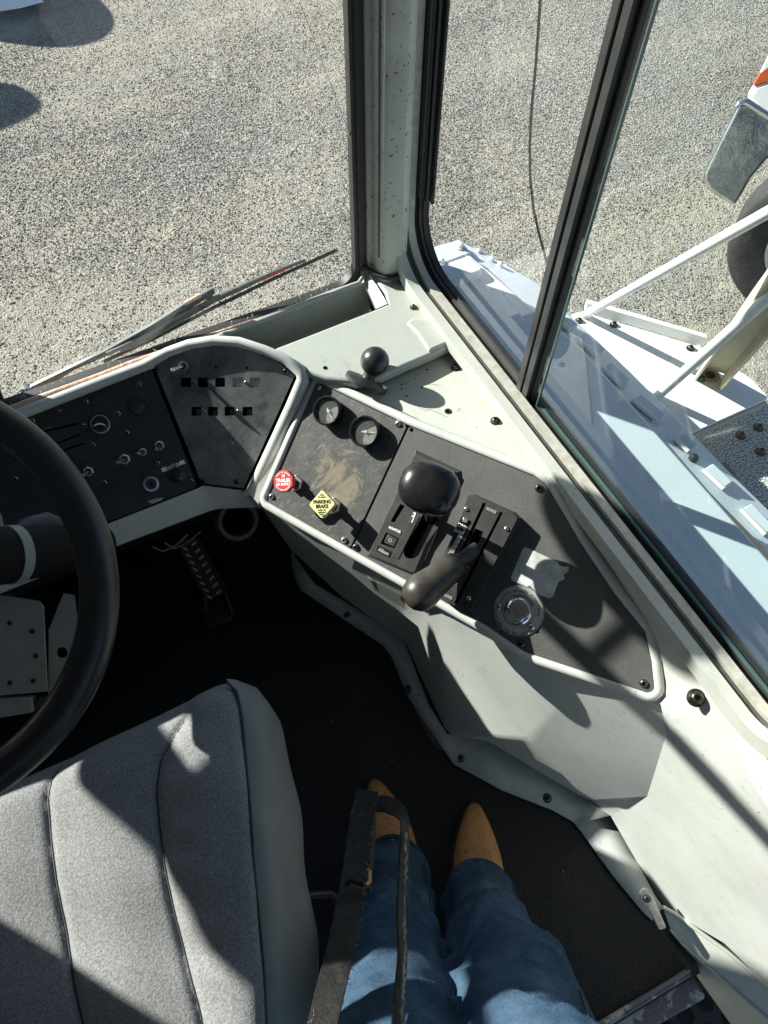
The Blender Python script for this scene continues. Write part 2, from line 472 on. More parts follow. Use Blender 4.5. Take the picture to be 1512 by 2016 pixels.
c = t.mix(tk, c, (.215, .212, .2))
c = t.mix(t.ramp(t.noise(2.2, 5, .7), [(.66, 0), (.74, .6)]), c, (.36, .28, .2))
t.base(c); t.rough(.85); t.spec(.25)
# glass: thin pane, part clear, part mirror
def glass(name, tint, refl=1.0, dust=0.0):
    m = bpy.data.materials.new(name); m.use_nodes = True; t = m.node_tree; t.nodes.clear(); MATS[name] = m
    o = t.nodes.new('ShaderNodeOutputMaterial'); tr = t.nodes.new('ShaderNodeBsdfTransparent'); tr.inputs[0].default_value = (*tint, 1)
    gl = t.nodes.new('ShaderNodeBsdfGlossy'); gl.inputs['Roughness'].default_value = .0
    fr = t.nodes.new('ShaderNodeLayerWeight'); fr.inputs[0].default_value = .5
    pw = t.nodes.new('ShaderNodeMath'); pw.operation = 'POWER'; pw.inputs[1].default_value = 5.0
    t.links.new(fr.outputs['Facing'], pw.inputs[0])
    mu = t.nodes.new('ShaderNodeMath'); mu.operation = 'MULTIPLY_ADD'; mu.inputs[1].default_value = .9 * refl; mu.inputs[2].default_value = .07 * refl
    t.links.new(pw.outputs[0], mu.inputs[0])
    mx = t.nodes.new('ShaderNodeMixShader'); t.links.new(mu.outputs[0], mx.inputs[0])
    t.links.new(tr.outputs[0], mx.inputs[1]); t.links.new(gl.outputs[0], mx.inputs[2])
    last = mx
    if dust:
        df = t.nodes.new('ShaderNodeBsdfDiffuse'); df.inputs[0].default_value = (.6, .62, .58, 1)
        tc = t.nodes.new('ShaderNodeTexCoord'); no = t.nodes.new('ShaderNodeTexNoise'); no.inputs['Scale'].default_value = 7
        no.inputs['Detail'].default_value = 6; no.inputs['Roughness'].default_value = .7; t.links.new(tc.outputs['Object'], no.inputs['Vector'])
        m2 = t.nodes.new('ShaderNodeMath'); m2.operation = 'MULTIPLY'; m2.inputs[1].default_value = dust; t.links.new(no.outputs['Fac'], m2.inputs[0])
        mx2 = t.nodes.new('ShaderNodeMixShader'); t.links.new(m2.outputs[0], mx2.inputs[0])
        t.links.new(mx.outputs[0], mx2.inputs[1]); t.links.new(df.outputs[0], mx2.inputs[2]); last = mx2
    t.links.new(last.outputs[0], o.inputs[0])
glass('windshield_glass', (.945, .965, .945), .8, .075)
glass('side_glass', (.87, .945, .915), 1.0, .02)
glass('side_glass_clear', (.93, .965, .945), 1.0, .02)
glass('gauge_glass', (.93, .94, .92), 1.0, .10)
glass('clear_label', (.93, .95, .93), .6, .08)
simple('glass_edge', (.07, .12, .11), .2, spec=.8)

# =================================================================== SETTING
GZ = -1.1
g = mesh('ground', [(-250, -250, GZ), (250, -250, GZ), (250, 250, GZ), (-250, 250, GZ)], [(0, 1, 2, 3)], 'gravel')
g['kind'] = 'structure'
# loose stones over the part of the yard in view
def stones(name, polyxy, dens, r0, r1):
    P = np.array(polyxy); lo, hi = P.min(0), P.max(0); n = int((hi - lo).prod() * dens)
    xy = rng.random((n, 2)) * (hi - lo) + lo
    ins = np.zeros(n, bool); j = len(P) - 1
    for i in range(len(P)):
        c = ((P[i, 1] > xy[:, 1]) != (P[j, 1] > xy[:, 1])) & (xy[:, 0] < (P[j, 0] - P[i, 0]) * (xy[:, 1] - P[i, 1]) / (P[j, 1] - P[i, 1] + 1e-12) + P[i, 0])
        ins ^= c; j = i
    X_, Y_ = xy[:, 0], xy[:, 1]
    fld = np.sin(1.7 * Y_ + .5 * X_ + .8 * np.sin(.9 * X_)) + .7 * np.sin(3.3 * Y_ - .6 * X_ + 1.3 * np.sin(1.1 * X_ + 2)) + .5 * np.sin(5.9 * Y_ + 1.7 * X_) + .4 * np.sin(4.3 * X_ - 2.1 * Y_)
    ins &= rng.random(n) < np.clip(.62 + .33 * fld, .28, 1)
    xy = xy[ins]; n = len(xy)
    octa = np.array([(1, 0, 0), (0, 1, 0), (-1, 0, 0), (0, -1, 0), (0, 0, 1), (0, 0, -1)], float)
    fc = np.array([(0, 1, 4), (1, 2, 4), (2, 3, 4), (3, 0, 4), (1, 0, 5), (2, 1, 5), (3, 2, 5), (0, 3, 5)])
    r = r0 + (r1 - r0) * rng.random(n) ** 2
    v = octa[None] * (1 + .55 * (rng.random((n, 6, 1)) - .5)) + .25 * (rng.random((n, 6, 3)) - .5)
    v *= r[:, None, None] * np.stack([.8 + .5 * rng.random(n), .8 + .5 * rng.random(n), .28 + .24 * rng.random(n)], 1)[:, None, :]
    q = rng.normal(size=(n, 4)); q /= np.linalg.norm(q, axis=1)[:, None]
    w, x, y, z = q.T
    Rm = np.stack([np.stack([1 - 2 * (y * y + z * z), 2 * (x * y - z * w), 2 * (x * z + y * w)], 1),
                   np.stack([2 * (x * y + z * w), 1 - 2 * (x * x + z * z), 2 * (y * z - x * w)], 1),
                   np.stack([2 * (x * z - y * w), 2 * (y * z + x * w), 1 - 2 * (x * x + y * y)], 1)], 1)
    v = np.einsum('nij,nkj->nki', Rm, v)
    v[:, :, 0] += xy[:, 0:1]; v[:, :, 1] += xy[:, 1:2]; v[:, :, 2] += GZ + (r * .25)[:, None]
    f = (fc[None] + 6 * np.arange(n)[:, None, None]).reshape(-1, 3)
    me = bpy.data.meshes.new(name); me.vertices.add(n * 6); me.vertices.foreach_set('co', v.astype('f').ravel())
    me.loops.add(len(f) * 3); me.loops.foreach_set('vertex_index', f.astype('i').ravel())
    me.polygons.add(len(f)); me.polygons.foreach_set('loop_start', np.arange(0, len(f) * 3, 3, dtype='i'))
    me.update(calc_edges=True)
    a = me.attributes.new('tone', 'FLOAT', 'POINT'); a.data.foreach_set('value', np.repeat(np.clip(rng.normal(.52, .15, n), 0, 1), 6).astype('f'))
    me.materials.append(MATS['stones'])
    o = bpy.data.objects.new(name, me); COL.objects.link(o); o['kind'] = 'stuff'
    tag(o, 'loose grey and beige gravel covering the yard outside the cab', 'gravel'); return o
vis = [Z(x, y, GZ) for x, y in [(-30, -30), (760, -40), (1560, -30), (1560, 640), (1100, 640), (800, 640), (430, 700), (-30, 860)]]
stones('gravel', [(p.x, p.y) for p in vis], 12500, .0026, .0070)

# ------------------------------------------------------------------ cab body
XR = 0.56           # inner face of the right wall (trim gap line)
YW = 1.035          # windshield plane
SILL = 0.63
cab = thing('tractor_cab', 'pale grey green cab of a yard tractor with windshield and sliding side window', 'cab', (0, 0, 0))
XL = -1.08
# floor pan, rear wall, roof, left wall, lower front: closed shell
v, f = prism([(XL - .05, 1.06, -.06), (.60, 1.06, -.06), (.60, -.20, -.06), (.53, -.26, -.06), tuple(Z(1358, 1914, -.06)), tuple(Z(1140, 2046, -.06)), (.2, -.41, -.06), (XL - .05, -.41, -.06)], (0, 0, .054)); mesh('floor_pan', v, f, 'rubber', cab)
box('roof', XL - .08, .68, -1.0, 1.14, 1.78, 1.84, 'headliner', cab, bevel=.01)
box('outer_pillar', .578, .632, 1.076, 1.225, -.06, 1.779, 'cab_paint', cab, bevel=.01)
box('windshield_header', XL, .60, 1.0, 1.1, 1.62, 1.779, 'headliner', cab, bevel=.01)
box('front_wall', XL - .03, .615, 1.05, 1.075, -.06, .555, 'cab_paint', cab)
box('firewall', XL, .575, 1.028, 1.048, -.05, .55, 'rubber', cab)
# left wall with a quarter window in front and a solid door behind it
lw = Plane((XL, 0, 0), (1, 0, 0), (0, 1, 0))
lw_out = [(-1.0, -.06), (1.09, -.06), (1.09, 1.776), (-1.0, 1.776)]
v, f = boxvf(Matrix(), XL - .04, XL, -1.0, 1.09, -.06, 1.776); mesh('side_wall', v, f, 'headliner', cab)
box('window_pillar', XL - .045, XL + .055, .985, 1.075, .58, 1.78, 'cab_paint', cab, bevel=.012)
# right wall under the window, front piece between pillar and window, rear piece
box('door_wall', .606, .628, -.40, 1.045, -.06, .60, 'cab_paint', cab)
box('rear_side_panel', .575, .628, -1.0, -.28, .601, 1.779, 'headliner', cab)
box('window_header', .575, .628, -.279, 1.06, 1.66, 1.779, 'cab_paint', cab)
rw = Plane((0, -1.0, 0), (0, 1, 0), (1, 0, 0))
holed('rear_wall', rw, [(XL - .03, -.06), (.62, -.06), (.62, 1.776), (XL - .03, 1.776)],
      [rounded([(-.4, 1.05), (.3, 1.05), (.3, 1.5), (-.4, 1.5)], .06)], 0, .04, 'headliner', cab)
# right front pillar: folded profile
pr = [(.507, 1.075), (.507, 1.020), (.516, 1.019), (.517, .992), (.522, .981), (.531, .977), (.557, .974), (.562, .977), (.572, .980), (.572, 1.012), (.62, 1.03), (.62, 1.075)]
v, f = prism([(x, y, .585) for x, y in pr], (0, 0, 1.19))
mesh('pillar', v, f, 'pillar_paint', cab, bevel=.004)
box('pillar_seam', .5155, .5185, .9905, .9935, .66, 1.7, 'rubber_grey', cab)
lathe('pillar_plug', [(.0, .0), (.0045, .0), (.0045, .0015), (0, .002)], frame_of(over(771, 254, (.545, .974)), (0, -1, 0)), 'dark_metal', cab, 12)
# sealant at the pillar foot
def blob_strip(name, pts, r, m, parent):
    return tube(name, [Vector(p) + Vector((0, 0, random.uniform(-.001, .001))) for p in pts], [r * random.uniform(.7, 1.2) for _ in pts], m, parent, 8)
blob_strip('sealant', [(.500, 1.02, .622), (.51, 1.0, .62), (.52, .978, .621), (.535, .97, .621), (.552, .967, .621), (.563, .969, .621)], .006, 'rubber', cab)
# windshield: glass + rubber gasket
def arcpts(c, r, a0, a1, n, fn):
    return [fn(c[0] + r * math.cos(a0 + (a1 - a0) * i / n), c[1] + r * math.sin(a0 + (a1 - a0) * i / n)) for i in range(n + 1)]
WB = .575
wx0, wx1, wz0, wz1, wr_ = XL + .06, .496, WB, 1.61, .055
wsp = []
for c_, a_ in (((wx1 - wr_, wz1 - wr_), 0), ((wx0 + wr_, wz1 - wr_), 90), ((wx0 + wr_, wz0 + wr_), 180), ((wx1 - wr_, wz0 + wr_), 270)):
    wsp += arcpts(c_, wr_, math.radians(a_), math.radians(a_ + 90), 8, lambda x, z: (x, z))
wpl = Plane((0, YW, 0), (0, -1, 0), (1, 0, 0))
wpts = [((Vector((x, YW, z)) - wpl.o).dot(wpl.u), (Vector((x, YW, z)) - wpl.o).dot(wpl.v)) for x, z in wsp]
ws = mesh('windshield', [wpl.at(a, b) for a, b in offset(wpts, .008)], [tuple(range(len(wpts)))], 'windshield_glass', cab)
prof = [(-.008, -.012), (.008, -.012), (.009, .0), (.008, .012), (-.008, .012), (-.009, 0)]
pth = [Vector((x, YW, z)) for x, z in wsp]; pth.append(pth[0]); pth.append(pth[1])
sweep('windshield_gasket', prof, pth, (0, 1, 0), 'rubber', cab)
box('gasket_backing', .4905, .5065, 1.0215, 1.03, .62, 1.61, 'rubber', cab, bevel=.003)
# scratch across the windshield
sa, sb = wpl.hit(588, 2), wpl.hit(697, 292)
tube('windshield_scratch', [sa + Vector((0, -.001, 0)), sa.lerp(sb, .45) + Vector((.001, -.001, 0)), sb + Vector((0, -.001, 0))], .0008, 'fibre', ws, 5)
# side window: frame strips swept round the opening (front post, rounded corner, sill, rear corner)
XS = [Z(x, 900, .63).x for x in (1058, 1088, 1105, 1124, 1137, 1154)]
YF, RF, YR, RR = .998, .095, -.045, .055
def winpath(z0, yf=YF, rf=RF, yr=YR, rr=RR, top=1.64):
    p = [Vector((0, yf, top)), Vector((0, yf, 1.2)), Vector((0, yf, z0 + rf + .02))]
    p += arcpts((yf - rf, z0 + rf), rf, 0, -math.pi / 2, 12, lambda y, z: Vector((0, y, z)))
    p += [Vector((0, .4, z0)), Vector((0, .2, z0))]
    p += arcpts((yr + rr, z0 + rr), rr, -math.pi / 2, -math.pi, 8, lambda y, z: Vector((0, y, z)))
    p += [Vector((0, yr, 1.0)), Vector((0, yr, top))]
    return p
def xprof(a, b, o0, o1): return [(a, o0), (b, o0), (b, o1), (a, o1)]
wp_ = winpath(SILL)
# orientation test: outward must point down at the sill
_t = (wp_[18] - wp_[17]).normalized().cross(Vector((1, 0, 0)))
SG = 1 if _t.z < 0 else -1
def strip(name, a, b, lo, hi, m, path=wp_): return sweep(name, xprof(a, b, SG * lo, SG * hi), path, (1, 0, 0), m, cab)
strip('window_surround', XS[0] + .004, XS[1], .0, .03, 'cab_paint')
strip('window_gasket', XS[1], XS[2], .007, .035, 'rubber_grey')
strip('window_trim', XS[2], XS[3], -.002, .04, 'alu')
strip('window_channel', XS[3], XS[4] + .004, .012, .05, 'rubber')
strip('window_rail', XS[4] + .004, XS[5] - .002, .004, .05, 'rubber_grey')
strip('window_outer_lip', XS[5] - .002, XS[5] + .01, .0, .055, 'rubber')
# front guide rails of the sliding sash (stop above the corner)
for i, (x, y, w, d, zb, m) in enumerate([(.5965, .992, .005, .008, .765, 'rubber'), (.603, .992, .005, .006, .76, 'rubber'), (.610, .991, .006, .009, .755, 'sash_black'), (.619, .988, .005, .012, .75, 'sash_black')]):
    box('guide_rail', x - w / 2, x + w / 2, y - d, y + .004, zb, 1.64, m, cab, bevel=.001)
# middle post bars and panes
yp = Z(1030, 770, .63).y
for x, y0, y1, m in [(.600, yp + .000, yp + .013, 'sash_black'), (.602, yp - .016, yp - .002, 'sash_black'), (.610, yp - .022, yp - .017, 'rubber')]:
    box('post_bar', x - .008, x + .009, y0, y1, SILL - .012, 1.64, m, cab, bevel=.0015)
def pane(name, x, y0, y1, z0, z1, m):
    p = mesh(name, [(x, y0, z0), (x, y1, z0), (x, y1, z1), (x, y0, z1)], [(0, 1, 2, 3)], m, cab); return p
pane('fixed_pane', .612, yp + .01, 1.0, SILL - .02, 1.65, 'side_glass_clear')
sp = pane('sliding_pane', .606, -.05, yp - .022, SILL - .01, 1.65, 'side_glass')
box('pane_edge', .6035, .6085, yp - .0355, yp - .0335, SILL - .004, 1.63, 'glass_edge', sp)
box('pane_edge', .6035, .6085, -.03, yp - .05, SILL + .0005, SILL + .0035, 'glass_edge', sp)

# floor mat
mat_px = [(230, 1000), (590, 1130), (595, 1165), (690, 1230), (756, 1272), (772, 1292), (804, 1371), (851, 1436), (871, 1480), (895, 1507), (988, 1558), (1087, 1597), (1121, 1611), (1145, 1638), (1206, 1723), (1266, 1795), (1283, 1812), (1350, 1905), (1170, 2005), (700, 2300), (200, 1900), (-150, 1500), (0, 1100)]
mp = [Z(x, y, .003) for x, y in mat_px]
v, f = prism([(p.x, min(p.y, 1.03), .0) for p in mp], (0, 0, .005))
fm_ = tag(mesh('floor_mat', v, f, 'floor_mat', None), 'black pebbled rubber mat covering the cab floor', 'floor mat')
for x, y in [(1108, 1716), (654, 1422), (772, 1498)]:
    lathe('rivet', [(0, 0), (.0035, 0), (.0025, .0015), (0, .002)], frame_of(Z(x, y, .005), (0, 0, 1)), 'screw_dark', fm_, 10)

# ------------------------------------------------------------------ console planes
NCON = RM @ Vector((-.34, -.04, -.94))
PCO = Plane(Dm(722, 848, 1.3), NCON, RM @ Vector((.88, .42, 0)))
PANEL_WORN_SUB.inputs[1].default_value = PCO.hit(665, 940)
PD = Plane(Z(297, 728, .575), (0, -math.sin(math.radians(45)), math.cos(math.radians(45))), (1, 0, 0))
_A, _B, _C = PD.hit(305, 722), PD.hit(395, 948), Z(580, 738, .592)
_n = (_C - _A).cross(_B - _A).normalized()
if _n.z < 0: _n = -_n
PA = Plane(_A, _n, (1, 0, 0))

# screw meshes shared by every copy
def mk(name, parts, mats):
    vs, fs, fm = [], [], []
    for k, (v, f) in enumerate(parts):
        o = len(vs); vs += list(v); fs += [tuple(i + o for i in q) for q in f]; fm += [k] * len(f)
    me = bpy.data.meshes.new(name); me.from_pydata([tuple(v) for v in vs], [], fs)
    for m in mats: me.materials.append(MATS[m])
    me.polygons.foreach_set('material_index', fm); me.polygons.foreach_set('use_smooth', [True] * len(fs)); me.set_sharp_from_angle(angle=math.radians(40))
    return me
I4 = Matrix()
SC_HEX = mk('button_screw', [lathe_vf([(.0048, 0), (.0048, .0012), (.0042, .0026), (.0028, .0036), (.0022, .0038)], I4, 14), lathe_vf([(.0022, .0039), (.0021, .0034), (0, .0034)], I4, 6)], ['screw_dark', 'black_void'])
SC_DOME = mk('washer_screw', [lathe_vf([(.0085, 0), (.0085, .001), (.0062, .0016), (.0058, .0045), (.0042, .0065), (.0028, .007)], I4, 16), lathe_vf([(.0028, .0071), (.0026, .0066), (0, .0066)], I4, 6)], ['screw_dark', 'black_void'])
SC_PHIL = mk('phillips_screw', [lathe_vf([(.0046, 0), (.0046, .0012), (.0036, .003), (.0015, .004), (0, .0041)], I4, 14), boxvf(I4, -.0026, .0026, -.0005, .0005, .0036, .0043), boxvf(I4, -.0005, .0005, -.0026, .0026, .0036, .0043)], ['zinc', 'black_void', 'black_void'])
SC_SMALL = mk('small_screw', [lathe_vf([(.0034, 0), (.0034, .0012), (.0026, .0018)], I4, 12, cap=False), lathe_vf([(.0027, .0016), (.0012, .0010), (0, .001)], I4, 8)], ['zinc', 'black_void'])
SC_FLOOR = mk('floor_screw', [lathe_vf([(.0095, 0), (.0095, .0012), (.0065, .0018)], I4, 16, cap=False), lathe_vf([(.0062, .001), (.006, .0045), (.004, .006), (.0025, .006)], I4, 14, cap=False), lathe_vf([(.0025, .006), (.002, .0045), (0, .0045)], I4, 6)], ['rubber', 'screw_dark', 'black_void'])
def screw(me, p, n, parent, s=1.0, name='screw'):
    a = random.uniform(0, 6.28)
    return place(name, me, frame_of(p, n) @ Matrix.Rotation(a, 4, 'Z') @ Matrix.Scale(s, 4), parent)

# =================================================================== SIDE CONSOLE
con = thing('side_console', 'pale grey side console with black textured control panel beside driver', 'console', Z(880, 1480, 0))
PAN = [(624, 752), (803, 838), (1052, 938), (1074, 953), (1143, 1070), (1208, 1167), (1270, 1244), (1282, 1301), (1288, 1358), (1276, 1364), (1224, 1346), (1034, 1283), (957, 1230), (781, 1131), (690, 1080), (523, 985)]
pan2 = rounded([PCO.p2(x, y) for x, y in PAN], .008, 4)
rings = [(.0006, -.004), (.0006, .0015), (.0025, .0042), (.006, .0052), (.010, .0045), (.0135, .002), (.0155, -.003), (.017, -.016)]
vs, fs = [], []
n_ = len(pan2)
for d, h in rings:
    vs += [PCO.at(a, b, h) for a, b in offset(pan2, d)]
for k in range(len(rings) - 1):
    for i in range(n_): fs.append((k * n_ + i, k * n_ + (i + 1) % n_, (k + 1) * n_ + (i + 1) % n_, (k + 1) * n_ + i))
mesh('rim', vs, fs, 'grey_plastic', con, smooth=True, auto=60)
slab('panel_backing', PCO, offset(pan2, .002), -.02, -.0042, 'black_plastic', con)
# panels
GP = [(624, 752), (802, 837.5), (689.5, 1079), (523, 985)]
SP = [(806, 839), (1052, 938), (1074, 953), (1143, 1070), (1208, 1167), (1270, 1244), (1282, 1301), (1288, 1358), (1276, 1364), (1224, 1346), (1034, 1283), (957, 1230), (781, 1131), (693, 1082)]
pslab('gauge_panel', PCO, GP, -.004, 0, 'panel_worn', con, r=.006, bevel=.0006)
pslab('shifter_panel', PCO, SP, -.004, .0003, 'panel_black', con, r=.006, bevel=.0006)
for x, y in [(628, 763), (784, 834), (535, 977), (678, 1063)]: screw(SC_PHIL, PCO.hit(x, y), PCO.n, con, 1.25)
for x, y in [(701, 1077), (1061, 961), (1267, 1345), (1026, 1267)]: screw(SC_HEX, PCO.hit(x, y), PCO.n, con, 1.35)
lathe('screw_hole', [(.0035, .0004), (.003, .0006), (0, .0006)], PCO.frame(PCO.hit(810, 846, .0003)), 'black_void', con, 12)
# body: facets from the rim down to the floor flange (photo pixel, height)
U = [(512, 994), (703, 1112), (798, 1160), (910, 1224), (1009, 1299), (1159, 1338), (1298, 1380)]
Uh = [PCO.hit(x, y, -.008) for x, y in U]
def plane3(a, b, c): return Plane(a, (b - a).cross(c - a), (1, 0, 0))
PDw = plane3(Z(1256, 1700, .02), Z(1420, 1568, .46), Z(1512, 1679, .455))
L4_, L3_ = Z(1036, 1459, .27), Z(881, 1445, .03)
PBA = plane3(PCO.hit(1009, 1296, -.01), L4_, L3_)
PBB = plane3(PCO.hit(1009, 1296, -.01), L4_, PCO.hit(1296, 1374, -.01))
PB1 = plane3(PCO.hit(512, 990, -.01), PCO.hit(862, 1188, -.01), Z(774, 1246, .03))
V_ = {}
def bvx(k, p):
    V_[k] = len(bv); bv.append(p)
bv = []
bvx('u0', PCO.hit(505, 985, -.012)); bvx('u1', PCO.hit(700, 1096, -.012)); bvx('u2', PCO.hit(796, 1143, -.012)); bvx('a0', PCO.hit(868, 1184, -.012)); bvx('a1', PCO.hit(1007, 1281, -.012))
bvx('a2', L4_); bvx('a3', L3_); bvx('a4', Z(797, 1263, .03)); bvx('l1', Z(774, 1247, .03)); bvx('l0', Z(575, 1085, .09)); bvx('lm', Z(675, 1176, .045))
bvx('b1', PCO.hit(1158, 1322, -.012)); bvx('b2', PCO.hit(1301, 1374, -.010)); bvx('b3', PDw.hit(1313, 1442)); bvx('b4', PDw.hit(1274, 1568))
bf = [('u0', 'u1', 'lm', 'l0'), ('u1', 'u2', 'l1', 'lm'), ('u2', 'a0', 'a4', 'l1'), ('a0', 'a1', 'a2', 'a3'), ('a0', 'a3', 'a4'), ('a1', 'b1', 'b2', 'b3', 'b4', 'a2')]
bf = [tuple(V_[q] for q in f_) for f_ in bf]
fold = [Z(961, 1460, .024), Z(1060, 1520, .02), Z(1156, 1575, .02), PDw.hit(1202, 1606)]
k0 = len(bv); bv += fold
bf += [(V_['a3'], V_['a2'], k0), (V_['a2'], k0 + 1, k0), (V_['a2'], V_['b4'], k0 + 2, k0 + 1), (V_['b4'], k0 + 3, k0 + 2)]
BX = {k: bv[i] for k, i in V_.items()}
Lp = [BX['l0'], BX['l1']]
body = mesh('body', bv, bf, 'grey_plastic', con, bevel=.013, bseg=5)
# flange screwed to the floor
fin = [Z(*a) for a in [(575, 1085, .08), (620, 1149, .02), (680, 1185, .012), (774, 1246, .03), (796, 1262, .03), (818, 1318, .028), (846, 1389, .026), (881, 1445, .025)]] + fold
fout = [Z(x, y, .009) for x, y in [(579, 1128), (593, 1161), (690, 1228), (754, 1270), (771, 1291), (788, 1330), (805, 1372), (840, 1425), (893, 1504), (988, 1556), (1087, 1595), (1135, 1622)]]
fl = [(i, i + 1, len(fin) + i + 1, len(fin) + i) for i in range(len(fin) - 1)]
o_ = mesh('flange', fin + fout, fl, 'grimy_paint', con, smooth=True, auto=30)
s_ = o_.modifiers.new('t', 'SOLIDIFY'); s_.thickness = .005; s_.offset = -1
pslab('worn_edge', Plane((0, 0, .006), (0, 0, 1)), [(812, 1383), (838, 1402), (853, 1430), (872, 1478), (860, 1474), (842, 1448), (822, 1412)], 0, .002, 'wood_brown', con, at=0)
for x, y, z in [(682, 1212, .011), (805, 1357, .015), (907, 1492, .014), (1077, 1571, .014)]:
    screw(SC_FLOOR, Z(x, y, z + .002), (-.15, -.1, 1), con, 1.05)
# ledge between the rim and the window wall
rim_top = [(640, 735), (766, 787), (842, 821), (959, 872), (1070, 922), (1098, 947), (1183, 1076), (1283, 1230), (1297, 1285), (1307, 1345), (1303, 1378)]
lin = []
for i, (x, y) in enumerate(rim_top):
    q = Vector(PCO.p2(x, y)); cc = Vector(PCO.p2(950, 1080)); q = q + (cc - q).normalized() * .016
    lin.append(PCO.at(q.x, q.y, -.018))
lout = [Z(*a) for a in [(700, 690, .572), (850, 685, .574), (905, 678, .578), (985, 790, .588), (1070, 905, .594), (1119, 977, .598), (1180, 1060, .599), (1290, 1206, .599), (1330, 1259, .598), (1375, 1320, .597), (1404, 1360, .595)]]
lmid = [a.lerp(b, .5) - Vector((0, 0, .004 if i < 7 else .012)) for i, (a, b) in enumerate(zip(lin, lout))]
nn_ = len(lin)
lf_ = [(i, i + 1, nn_ + i + 1, nn_ + i) for i in range(nn_ - 1)] + [(nn_ + i, nn_ + i + 1, 2 * nn_ + i + 1, 2 * nn_ + i) for i in range(nn_ - 1)]
mesh('ledge', lin + lmid + lout, lf_, 'cab_paint', con, smooth=True, auto=40)
def on_ledge(x, y):
    d = ray(x, y); best = None
    for q in lf_:
        P_ = (lin + lmid + lout); a, b, c, e = (P_[i] for i in q)
        for tri in ((a, b, c), (a, c, e)):
            n = (tri[1] - tri[0]).cross(tri[2] - tri[0])
            if abs(d.dot(n)) < 1e-9: continue
            t = (tri[0] - CAMP).dot(n) / d.dot(n); p = CAMP + d * t
            ok = all((tri[(i + 1) % 3] - tri[i]).cross(p - tri[i]).dot(n) >= -1e-7 for i in range(3))
            if ok:
                n.normalize(); return p, (n if n.z > 0 else -n)
    return Z(x, y, .58), Vector((0, 0, 1))
for x, y in [(897, 724), (975, 829)]:
    p, n = on_ledge(x, y); screw(SC_DOME, p, n, con, 1.05)
p, n = on_ledge(1370, 1372); screw(SC_DOME, Z(1370, 1374, .575), (-.3, -.1, 1), con, 1.55)
for x, y, r in [(841, 728, .0022), (817, 746, .0014), (791, 757, .002), (831, 763, .0022), (800, 780, .0022), (750, 763, .003), (882, 810, .003)]:
    p, n = on_ledge(x, y); lathe('drilled_hole', [(r, .0003), (r * .9, .0006), (0, .0006)], frame_of(p, n), 'black_void', con, 10)
p, n = on_ledge(882, 810); lathe('washer', [(.0032, .0004), (.0034, .0012), (.0062, .0012), (.0066, .0002)], frame_of(p, n), 'screw_dark', con, 14, cap=False)
# scuffs on the ledge and console
def scuff(name, pts, w, m, parent):
    pts = [Vector(p) for p in pts]; return tube(name, pts, [w * (.4 if i in (0, len(pts) - 1) else 1) for i in range(len(pts))], m, parent, 5, flat=.25)
for arc in ([(815, 795), (824, 803), (838, 808), (850, 806)], [(832, 760), (846, 756), (862, 758), (876, 764)]):
    scuff('scuff', [on_ledge(x, y)[0] for x, y in arc], .0007, 'brass_tan', con)
for pts in ([(794, 752), (800, 755), (797, 760)], [(766, 762), (768, 770), (766, 776)], [(786, 766), (792, 764), (790, 770)], [(813, 742), (822, 738), (825, 741)], [(902, 748), (906, 752)], [(845, 806), (868, 815), (880, 822)]):
    scuff('scuff', [on_ledge(x, y)[0] + Vector((0, 0, .0004)) for x, y in pts], .0006, 'black_print', con)
# transparent label on the body side
bp = plane3(BX['u1'], BX['u2'], BX['l1'])
if bp.n.x > 0: bp = Plane(bp.o, -bp.n, (1, 0, 0))
pslab('clear_label', bp, [(724, 1136), (738, 1162), (861, 1240), (863, 1216)], .0012, .0018, 'clear_label', con)
lab = [bp.hit(x, y, .0022) for x, y in [(724, 1136), (738, 1162), (861, 1240), (863, 1216)]]
tube('label_edge', lab + [lab[0]], .0004, 'fibre', con, 4)
# peeling sticker
pslab('peeling_sticker', PCO, [(1030, 1079), (1036, 1077), (1098, 1107), (1100, 1112), (1108, 1116), (1120, 1115), (1119, 1126), (1109, 1132), (1112, 1140), (1099, 1146), (1094, 1160), (1090, 1172), (1083, 1178), (1062, 1171), (1043, 1153), (1037, 1155), (1008, 1143), (1006, 1136)], .0004, .0012, 'sticker', con)

# gauges
def gauge(cx, cy, r, label, ang):
    g_ = thing('pressure_gauge', label, 'gauge', PCO.hit(cx, cy), 'round gauges on the console')
    M = PCO.frame(PCO.hit(cx, cy), RM @ Vector((1, 0, 0)))
    lathe('bezel', [(r * .93, 0), (r * .97, .006), (r * .97, .012), (r * 1.0, .0135), (r * 1.02, .017), (r * 1.0, .021), (r * .93, .0225), (r * .86, .0215), (r * .83, .019), (r * .82, .012)], M, 'gloss_black', g_, 40, cap=False)
    lathe('dial', [(r * .83, .0085), (0, .0086)], M, 'dial_dust', g_, 32)
    lathe('glass', [(r * .83, .0165), (0, .0166)], M, 'gauge_glass', g_, 32)
    R_ = M @ Matrix.Rotation(ang, 4, 'Z')
    box('needle', -r * .62, r * .35, -.0006, .0006, .0105, .0112, 'white_print', g_, M=R_)
    box('needle_tail', r * .14, r * .42, -.0014, .0014, .0113, .0118, 'white_print', g_, M=R_)
    lathe('needle_hub', [(.0028, .0100), (.0028, .0125), (.0012, .013), (0, .013)], M, 'white_print', g_, 12)
    tk = []
    for k in range(31):
        a = math.radians(-225 + 9 * k) + .3
        L = .0035 if k % 5 == 0 else .0018
        tk.append(boxvf(M @ Matrix.Rotation(a, 4, 'Z'), r * .78 - L, r * .78, -.0002, .0002, .0087, .0090))
    v, f = merge(tk); mesh('scale_marks', v, f, 'grey_print', g_)
    return g_
gauge(652, 812, .0265, 'black gauge with cloudy glass in the upper left corner of the panel', math.radians(118))
